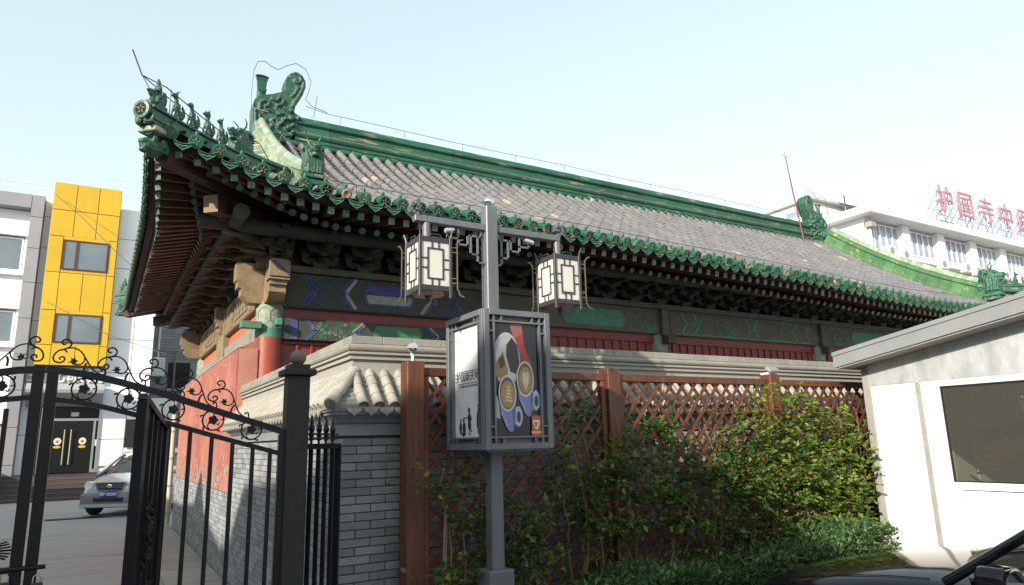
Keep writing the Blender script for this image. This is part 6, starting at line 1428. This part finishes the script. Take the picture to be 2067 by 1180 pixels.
# projecting yellow bay
YY = 32.55
MB().box(-2.36, 0.0, YY+0.056, FY+0.05, 5.12, 12.6).build('bay_core', JOINT, YB)
grid([-2.39, -1.58, -0.78, 0.03], [10.33, 11.45, 12.63], YY, YEL)
for (z0, z1) in ((8.82, 10.33), (5.9, 7.3)):
    panel(-2.39, -1.88, YY, z0, z1, YEL); panel(-0.25, 0.03, YY, z0, z1, YEL)
grid([-2.39, -1.88, -1.07, -0.25, 0.03], [7.3, 8.82], YY, YEL); grid([-2.39, -1.88, -1.07, -0.25, 0.03], [5.1, 5.9], YY, YEL)
for xs in (-2.392, -0.012): MB().cbox(xs, xs+0.044, YY+0.055, FY, 5.1, 12.62, 0.004).build('bay_side', YEL, YB)
def window(x0, x1, z0, z1, y, split, fm, dp=0.12):
    wf = MB(); e = 0.055
    for (a, b, c, d) in ((x0, x1, z0, z0+e), (x0, x1, z1-e, z1), (x0, x0+e, z0+e, z1-e), (x1-e, x1, z0+e, z1-e), (x0+(x1-x0)*split, x0+(x1-x0)*split+e*1.6, z0+e, z1-e)): wf.box(a, b, y+dp-0.06, y+dp, c, d)
    o = wf.build('window', fm, YB)
    xm = x0+(x1-x0)*split
    MB().box(x0+e, xm, y+dp-0.03, y+dp-0.02, z0+e, z1-e).build('pane', OGLASS, o); MB().box(xm+e*1.6, x1-e, y+dp-0.03, y+dp-0.02, z0+e, z1-e).build('pane', OGLASS, o)
    return o
OGLASS2 = mat('office_blind', (0.30, 0.34, 0.34), 0.3, col2=(0.38, 0.42, 0.40), scale=3, stretch=(6, 1, 0.2))
for (z0, z1) in ((8.95, 10.2), (6.0, 7.17)):
    window(-1.87, -0.26, z0, z1, YY, 0.28, DFRAME, 0.02)
    for (a, b, c, d) in ((-1.88, -0.25, z1, z1+0.14), (-1.88, -0.25, z0-0.12, z0)): MB().box(a+0.012, b-0.012, YY+0.002, YY+0.3, c, d).build('window_reveal', YEL, YB)
for z in (7.35, 7.0): pass
lights = mat('ceiling_tube_light', (0.6, 0.7, 0.7), 0.4)
# white right-hand face
grid([0.03, 0.95, 1.72], [0.9, 2.2, 3.4, 4.9, 6.3, 7.8, 9.3, 10.6, 11.95], FY, WCL)
grid([-2.66, -2.39], [0.9, 2.4, 3.9, 5.4, 6.9, 8.4, 9.9, 11.2, 11.95], FY, WCL)
# grey frame with white infill and windows
zs_ = [0.0, 1.3, 2.7, 4.1, 5.5, 6.9, 8.3, 9.7, 11.0, 11.92]
for j in range(9): MB().cbox(-3.08, -2.66, 32.5, FY+0.04, zs_[j]+0.008, zs_[j+1]-0.008, 0.006).build('frame_panel', GCL, YB)
for j in range(8): MB().cbox(-3.09-1.3*(j+1)+0.008, -3.09-1.3*j-0.008, 32.5, FY+0.04, 11.36, 11.92, 0.006).build('frame_panel', GCL, YB)
for z0, z1 in ((0.0, 1.3), (2.9, 5.85), (7.35, 8.7), (10.3, 11.35)): grid([-8.0, -5.6, -3.09], [z0, z1], FY, WCL)
for z0, z1 in ((1.3, 2.9), (5.85, 7.35), (8.7, 10.3)):
    panel(-3.22, -3.09, FY, z0, z1, WCL); window(-5.4, -3.23, z0+0.12, z1-0.12, FY, 0.0, WCL, 0.06)
    MB().cbox(-5.6, -3.1, 32.8, FY+0.02, z0-0.08, z0+0.08, 0.01).build('window_sill', WCL, YB); MB().cbox(-5.6, -3.1, 32.85, FY+0.02, z1-0.05, z1+0.1, 0.01).build('window_head', WCL, YB)
# entrance: sign band, canopy, doors, steps
panel(-2.63, 0.03, FY-0.1, 4.36, 5.09, mat('grey_sign_band', (0.36, 0.36, 0.38), 0.5), 0.15, 'sign_band')
SGN = mat('pale_sign_letter', (0.62, 0.62, 0.62), 0.4)
for k, ch in enumerate('主光眼镜'): mk('sign_letter', text_mesh(ch, 0.62, 0.06, SGN, bold=0.01), YB, T(-2.28+k*0.66, FY-0.135, 4.70) @ RX(math.pi/2))
m = MB(); m.prism([(31.9, 3.98), (31.86, 4.1), (31.9, 4.26), (32.0, 4.33), (32.9, 4.34), (32.9, 3.5), (32.5, 3.55)], lambda a, b, d: (d, a, b), -2.5, 0.06); m.build('entrance_canopy', mat('canopy_metal', (0.34, 0.34, 0.35), 0.45), YB, smooth=30)
DDARK = mat('dark_lobby', (0.010, 0.011, 0.013), 0.2, spec=0.2)
MB().box(-2.3, 0.05, FY+0.02, FY+0.055, 0.9, 3.5).build('lobby_dark', DDARK, YB)
STEEL = mat('brushed_steel', (0.45, 0.46, 0.46), 0.35, 0.8)
for (x0, x1) in ((-1.86, -1.04), (-1.02, -0.2)):
    dd = MB().box(x0, x1, FY-0.02, FY-0.005, 0.95, 2.93).build('door', DDARK, YB)
    xh = x1-0.1 if x0 < -1.5 else x0+0.1
    MB().tube([(xh, FY-0.09, 1.25), (xh, FY-0.09, 2.6)], 0.02, 8).build('handle', mat('pale_brass', (0.62, 0.58, 0.36), 0.3, 0.6), dd)
    xs_ = (x0+x1)/2
    dl = MB().ell((xs_+0.1, FY-0.022, 2.15), (0.13, 0.002, 0.14), 20, 10); o = dl.build('door_sticker', mat('sticker_white', (0.6, 0.55, 0.5), 0.5), dd)
    MB().ell((xs_+0.1, FY-0.024, 1.93), (0.13, 0.002, 0.05), 16, 8).build('sticker_ribbon', mat('sticker_gold', (0.55, 0.38, 0.03), 0.5), o); MB().ell((xs_+0.1, FY-0.025, 2.14), (0.055, 0.002, 0.05), 16, 8).build('sticker_centre', mat('sticker_red', (0.35, 0.08, 0.05), 0.5), o)
for (a, b, c, d) in ((-1.9, -0.0, 2.94, 3.04), (-0.18, -0.1, 0.92, 2.94), (-0.02, 0.05, 0.92, 3.5), (-1.98, -1.88, 0.92, 3.5), (-0.1, -0.02, 0.92, 1.05)): MB().cbox(a, b, FY-0.05, FY-0.001, c, d, 0.004).build('door_frame', STEEL, YB)
MB().box(-0.99, -0.72, FY-0.03, FY-0.021, 3.12, 3.28).build('notice', mat('pale_notice', (0.5, 0.6, 0.58), 0.5), YB)
nt_ = MB().box(-0.095, -0.025, FY-0.03, FY-0.021, 1.95, 2.2).build('notice', WHITEP, YB)
for j in range(6):
    zt = 0.9-j*0.16; MB().cbox(-3.0, 0.12, 32.7-(j+1)*0.3, 32.7-j*0.3, 0, zt-0.02, 0.01).build('step', DSTONE, YB); MB().cbox(-3.0, 0.12, 32.68-(j+1)*0.3, 32.7-j*0.3, zt-0.02, zt, 0.006).build('step_tread', mat('worn_step_edge', (0.13, 0.11, 0.105), 0.4), YB) if j else MB().cbox(-3.0, 0.12, 32.38, FY, 0.88, 0.9, 0.006).build('step_tread', DSTONE, YB)
MB().cbox(0.13, 1.72, FY-0.06, FY+0.05, 0, 1.15, 0.01).build('plinth', mat('brown_granite', (0.10, 0.055, 0.045), 0.35), YB); MB().cbox(-3.3, -3.02, 31.0, 32.6, 0, 1.05, 0.02).build('step_cheek', DSTONE, YB)
MB().cbox(0.95, 1.3, FY-0.12, FY-0.061, 1.85, 3.0, 0.01).build('notice_board', DARKP, YB)
# roof railing
RL = mat('pale_railing', (0.55, 0.56, 0.58), 0.5)
def railing(x0, x1, y):
    m = MB(); m.box(x0, x1, y-0.02, y+0.02, 13.12, 13.17); m.build('railing_rail', RL, YB); m = MB(); m.box(x0, x1, y-0.015, y+0.015, 12.08, 12.12); m.build('railing_rail', RL, YB)
    n = int((x1-x0)/0.13); me = MB().box(-0.009, 0.009, -0.009, 0.009, 11.9, 13.13).mesh('baluster', RL)
    for k in range(n+1): mk('baluster', me, YB, T(x0+(x1-x0)*k/n, y, 0))
railing(-6.0, -2.7, 34.8); railing(0.15, 0.75, 34.8); railing(0.85, 2.0, 34.8)
# overhead cables
cb = MB(); cb.tube([(-2.3, 32.4, 12.0), (-1.2, 29, 10.2), (0.0, 25, 8.0), (0.9, 21, 6.2)], 0.012, 5); cb.tube([(-2.2, 32.4, 7.6), (0.0, 27, 5.6), (1.5, 22, 4.4)], 0.010, 5)
tag(cb.build('overhead_cable', WIRE), 'thin overhead cables slanting across the yellow bay', 'cable', kind='stuff')
# ---- grey brick house behind
GBR = bpy.data.materials.new('grey_brick_far'); GBR.use_nodes = True
_t = GBR.node_tree; _bt = _t.nodes.new('ShaderNodeTexBrick'); _bt.inputs['Color1'].default_value = (0.19, 0.21, 0.23, 1); _bt.inputs['Color2'].default_value = (0.25, 0.27, 0.29, 1); _bt.inputs['Mortar'].default_value = (0.10, 0.11, 0.12, 1)
_bt.inputs['Scale'].default_value = 1.0; _bt.inputs['Brick Width'].default_value = 0.8; _bt.inputs['Row Height'].default_value = 0.16; _bt.inputs['Mortar Size'].default_value = 0.012
_gg = _t.nodes.new('ShaderNodeNewGeometry'); _mp = _t.nodes.new('ShaderNodeMapping'); _mp.inputs['Rotation'].default_value = (math.pi/2, 0, 0); _t.links.new(_gg.outputs['Position'], _mp.inputs[0]); _t.links.new(_mp.outputs[0], _bt.inputs[0]); _t.links.new(_bt.outputs[0], _t.nodes['Principled BSDF'].inputs[0]); _t.nodes['Principled BSDF'].inputs['Roughness'].default_value = 0.9
GH = thing('brick_house', 'blue grey brick house behind the white clad building', 'building', (4.5, 42, 0))
MB().box(1.9, 9.5, 42, 50, 0, 9.2).build('wall', GBR, GH)
def gwin(x0, x1, z0, z1, bars=False):
    o = MB().box(x0, x1, 41.96, 41.99, z0, z1).build('window', DDARK, GH); MB().cbox(x0-0.15, x1+0.15, 41.8, 41.99, z0-0.15, z0-0.02, 0.01).build('sill', GCL, o)
    if bars:
        for k in range(6): MB().tube([(x0+(x1-x0)*(k+0.5)/6, 41.9, z0), (x0+(x1-x0)*(k+0.5)/6, 41.9, z1)], 0.015, 5).build('bar', BLACK, o)
gwin(3.0, 4.1, 5.0, 6.4, True); gwin(3.9, 4.7, 7.0, 8.6); gwin(5.2, 6.4, 4.0, 6.0)
MB().cbox(2.2, 2.8, 41.5, 41.95, 5.6, 6.6, 0.02).build('air_conditioner', WHITEP, GH)
for k in range(6): MB().box(2.2, 2.8, 41.46, 41.49, 5.65+k*0.16, 5.7+k*0.16).build('cage_bar', RL, GH)
MB().tube([(3.3, 41.8, 0.2), (3.3, 41.8, 7.0), (2.4, 41.8, 7.0)], 0.05, 8).build('pipe', mat('rusty_pipe', (0.20, 0.13, 0.09), 0.7), GH)
MB().tube([(2.45, 41.85, 6.5), (2.45, 41.85, 9.0)], 0.06, 8).build('pipe', RL, GH)
MB().cbox(1.9, 3.2, 38, 40, 0, 4.2, 0.02).build('lean_to', WCL, GH)
DPp = thing('downpipe', 'pale ribbed downpipe at the far end of the red wall', 'downpipe', (1.5, 17.7, 0))
MB().tube([(1.49, 17.75, 0.1), (1.49, 17.75, 2.9)], 0.055, 10).build('pipe', mat('pale_pipe', (0.42, 0.38, 0.30), 0.6), DPp, smooth=50)
for k in range(5): MB().lathe([(0.065, 0), (0.065, 0.04)], (1.49, 17.75, 0.3+k*0.6), 12).build('pipe_clip', STONE, DPp)
# ================================================================== white hospital block far right
HB = thing('hospital_block', 'long white tiled block with window rows behind the roof', 'building', (50, 30, 0))
HW = mat('white_wall_tile', (0.66, 0.66, 0.66), 0.6, col2=(0.60, 0.60, 0.61), scale=0.4)
HW2 = mat('pale_grey_spandrel', (0.50, 0.51, 0.52), 0.6, col2=(0.46, 0.47, 0.48), scale=0.5, stretch=(1, 1, 6))
HGL = mat('blue_window_glass', (0.16, 0.22, 0.30), 0.08, spec=0.8, col2=(0.30, 0.37, 0.42), scale=0.35)
MB().box(50, 96, 30.4, 42, 0, 18.0).build('wall', HW2, HB); MB().box(49.9, 50.5, 30.0, 42.1, 0, 18.0).build('end_wall', HW, HB)
MB().cbox(48.9, 97, 28.9, 43, 17.98, 18.6, 0.05).build('roof_slab', HW, HB)
MB().cbox(50.6, 58, 35, 42, 18.62, 21.1, 0.05).build('stair_head', HW, HB); MB().cbox(50.2, 58.4, 34.6, 42.4, 21.1, 21.35, 0.03).build('stair_head_roof', HW2, HB)
MB().box(50.58, 50.62, 35.6, 37.4, 19.9, 20.5).build('window', HGL, HB)
bays = [50.45+5.22*k for k in range(10)]
for bx in bays:
    MB().cbox(bx+4.2, bx+5.2, 29.8, 30.45, 0, 17.97, 0.03).build('pier', HW, HB)
for fl_ in range(5):
    zt = 17.75-fl_*3.45
    MB().cbox(50.5, 96, 29.55, 30.35, zt-2.85, zt-2.45, 0.03).build('ledge', HW, HB)
    for bx in bays:
        o = MB().box(bx, bx+4.2, 30.30, 30.34, zt-2.1, zt).build('window', HGL, HB)
        for q in range(6): MB().box(bx+q*0.84-0.04 if q else bx, bx+q*0.84+0.05, 30.20, 30.29, zt-2.1, zt).build('mullion', WHITEP, o)
        MB().box(bx, bx+4.2, 30.21, 30.295, zt-0.08, zt).build('mullion', WHITEP, o); MB().box(bx, bx+4.2, 30.21, 30.295, zt-2.1, zt-2.0).build('mullion', WHITEP, o)
acs = [(51.3, 15.2), (53.2, 15.1), (58.6, 14.9), (62.3, 15.0), (64.0, 14.9), (69.0, 15.0), (70.3, 14.8), (71.6, 14.9), (75.0, 15.0), (60.5, 11.5), (66.3, 11.6)]
for (x, z) in acs:
    o = MB().cbox(x, x+1.0, 29.2, 29.7, z-0.3, z+0.5, 0.04).build('air_conditioner', mat('ac_casing', (0.62, 0.60, 0.54), 0.5), HB)
    MB().lathe([(0.27, 29.16), (0.27, 29.19), (0.02, 29.18)], (x+0.4, 0, z+0.1), 14, ax='y').build('fan_grille', GCL, o)
MB().tube([(50.3, 29.9, 0), (50.3, 29.9, 17.6)], 0.12, 8).build('downpipe', RL, HB)
MB().cbox(49.9, 50.6, 29.5, 30.1, 17.1, 17.6, 0.04).build('rain_hopper', TRIM, HB)
# tilted sheet canopy on the roof
cn = MB(); cn.add([(49.6, 29.6, 18.72), (68, 29.6, 18.72), (68, 34, 22.0), (52.9, 34, 22.0), (49.6, 29.6, 18.65), (68, 29.6, 18.65), (68, 34, 21.93), (52.9, 34, 21.93)], [(0, 1, 2, 3), (4, 5, 6, 7), (0, 1, 5, 4), (2, 3, 7, 6), (1, 2, 6, 5), (0, 3, 7, 4)])
RC = cn.build('roof_sheet', HW2, HB)
for k in range(12):
    x = 50.0+k*1.5; MB().bar((x, 29.62, 18.77), (x+3.2*(1-k/12), 33.98, 22.03), 0.08, 0.06).build('sheet_rib', RL, RC)
for (x, y) in ((53.4, 33.6), (56, 33.6), (60, 33.6)): MB().tube([(x, y, 18.6), (x, y, 21.6)], 0.05, 6).build('sheet_post', GCL, HB)
# rooftop sign
RS = thing('rooftop_sign', 'red Chinese characters on steel scaffold along the white block roof', 'rooftop sign', (69, 30.5, 18.6))
SR = mat('faded_red_letter', (0.40, 0.19, 0.23), 0.6, col2=(0.35, 0.16, 0.20), scale=1)
SCF = mat('scaffold_steel', (0.20, 0.20, 0.25), 0.5)
lx = [62.45, 65.85, 69.5, 73.1, 76.7]
for x, ch in zip(lx, '护国寺中医'): mk('character', text_mesh(ch, 2.75, 0.12, SR), RS, T(x, 30.0, 21.2) @ RX(math.pi/2))
for x in lx:
    m = MB()
    for dx in (-0.9, 0, 0.9): m.tube([(x+dx, 30.2, 18.6), (x+dx, 30.2, 22.2)], 0.035, 5); m.tube([(x+dx, 30.2, 21.9), (x+dx-0.2, 32.5, 18.6)], 0.035, 5)
    for z in (19.2, 20.0, 21.2): m.tube([(x-1.3, 30.2, z), (x+1.3, 30.2, z)], 0.03, 5)
    m.tube([(x-1.2, 30.2, 18.6), (x+0.9, 30.2, 20.4)], 0.03, 5); m.tube([(x+1.2, 30.2, 18.6), (x-0.9, 30.2, 20.4)], 0.03, 5); m.tube([(x-0.9, 30.2, 20), (x-1.7, 31.6, 22.0), (x-2.4, 31.6, 19)], 0.03, 5); m.tube([(x-1.7, 31.6, 22.0), (x-0.9, 30.2, 22.2)], 0.03, 5)
    m.build('scaffold', SCF, RS)
# ================================================================== unseen houses added across the lane, roof outlines shaped to shade the foreground
NB = mat('plain_grey_render', (0.30, 0.30, 0.29), 0.9, col2=(0.25, 0.25, 0.24), scale=1)
def shed(name, label, poly, x0, x1):
    t = thing(name, label, 'building', (x1, poly[0][0], 0)); MB().prism(poly, lambda a, b, d: (d, a, b), x0, x1).build('wall', NB, t)
    ys = [p[0] for p in poly]
    for k in range(4):
        y = min(ys)+(max(ys)-min(ys))*(k+0.5)/4; MB().box(x1, x1+0.03, y-0.6, y+0.6, 1.2, 2.8).build('window', OGLASS, t)
shed('unseen_shade_house', 'unseen tall grey house across the lane shaped to shade the foreground', [(-20, 0), (-20, 7.5), (-4, 7.55), (-3, 7.9), (-2.2, 8.0), (-1.7, 7.62), (-1.2, 7.36), (-0.9, 7.2), (0.2, 6.5), (0.4, 6.42), (0.4, 0)], -17, -9)
shed('unseen_shade_house', 'unseen low grey house across the lane shaped to shade the wall foot', [(0.41, 0), (0.41, 6.4), (3.4, 6.25), (3.9, 5.5), (5.1, 5.35), (6.8, 5.7), (7.45, 6.35), (8.0, 5.75), (10, 5.6), (26, 5.4), (26, 0)], -16, -9)
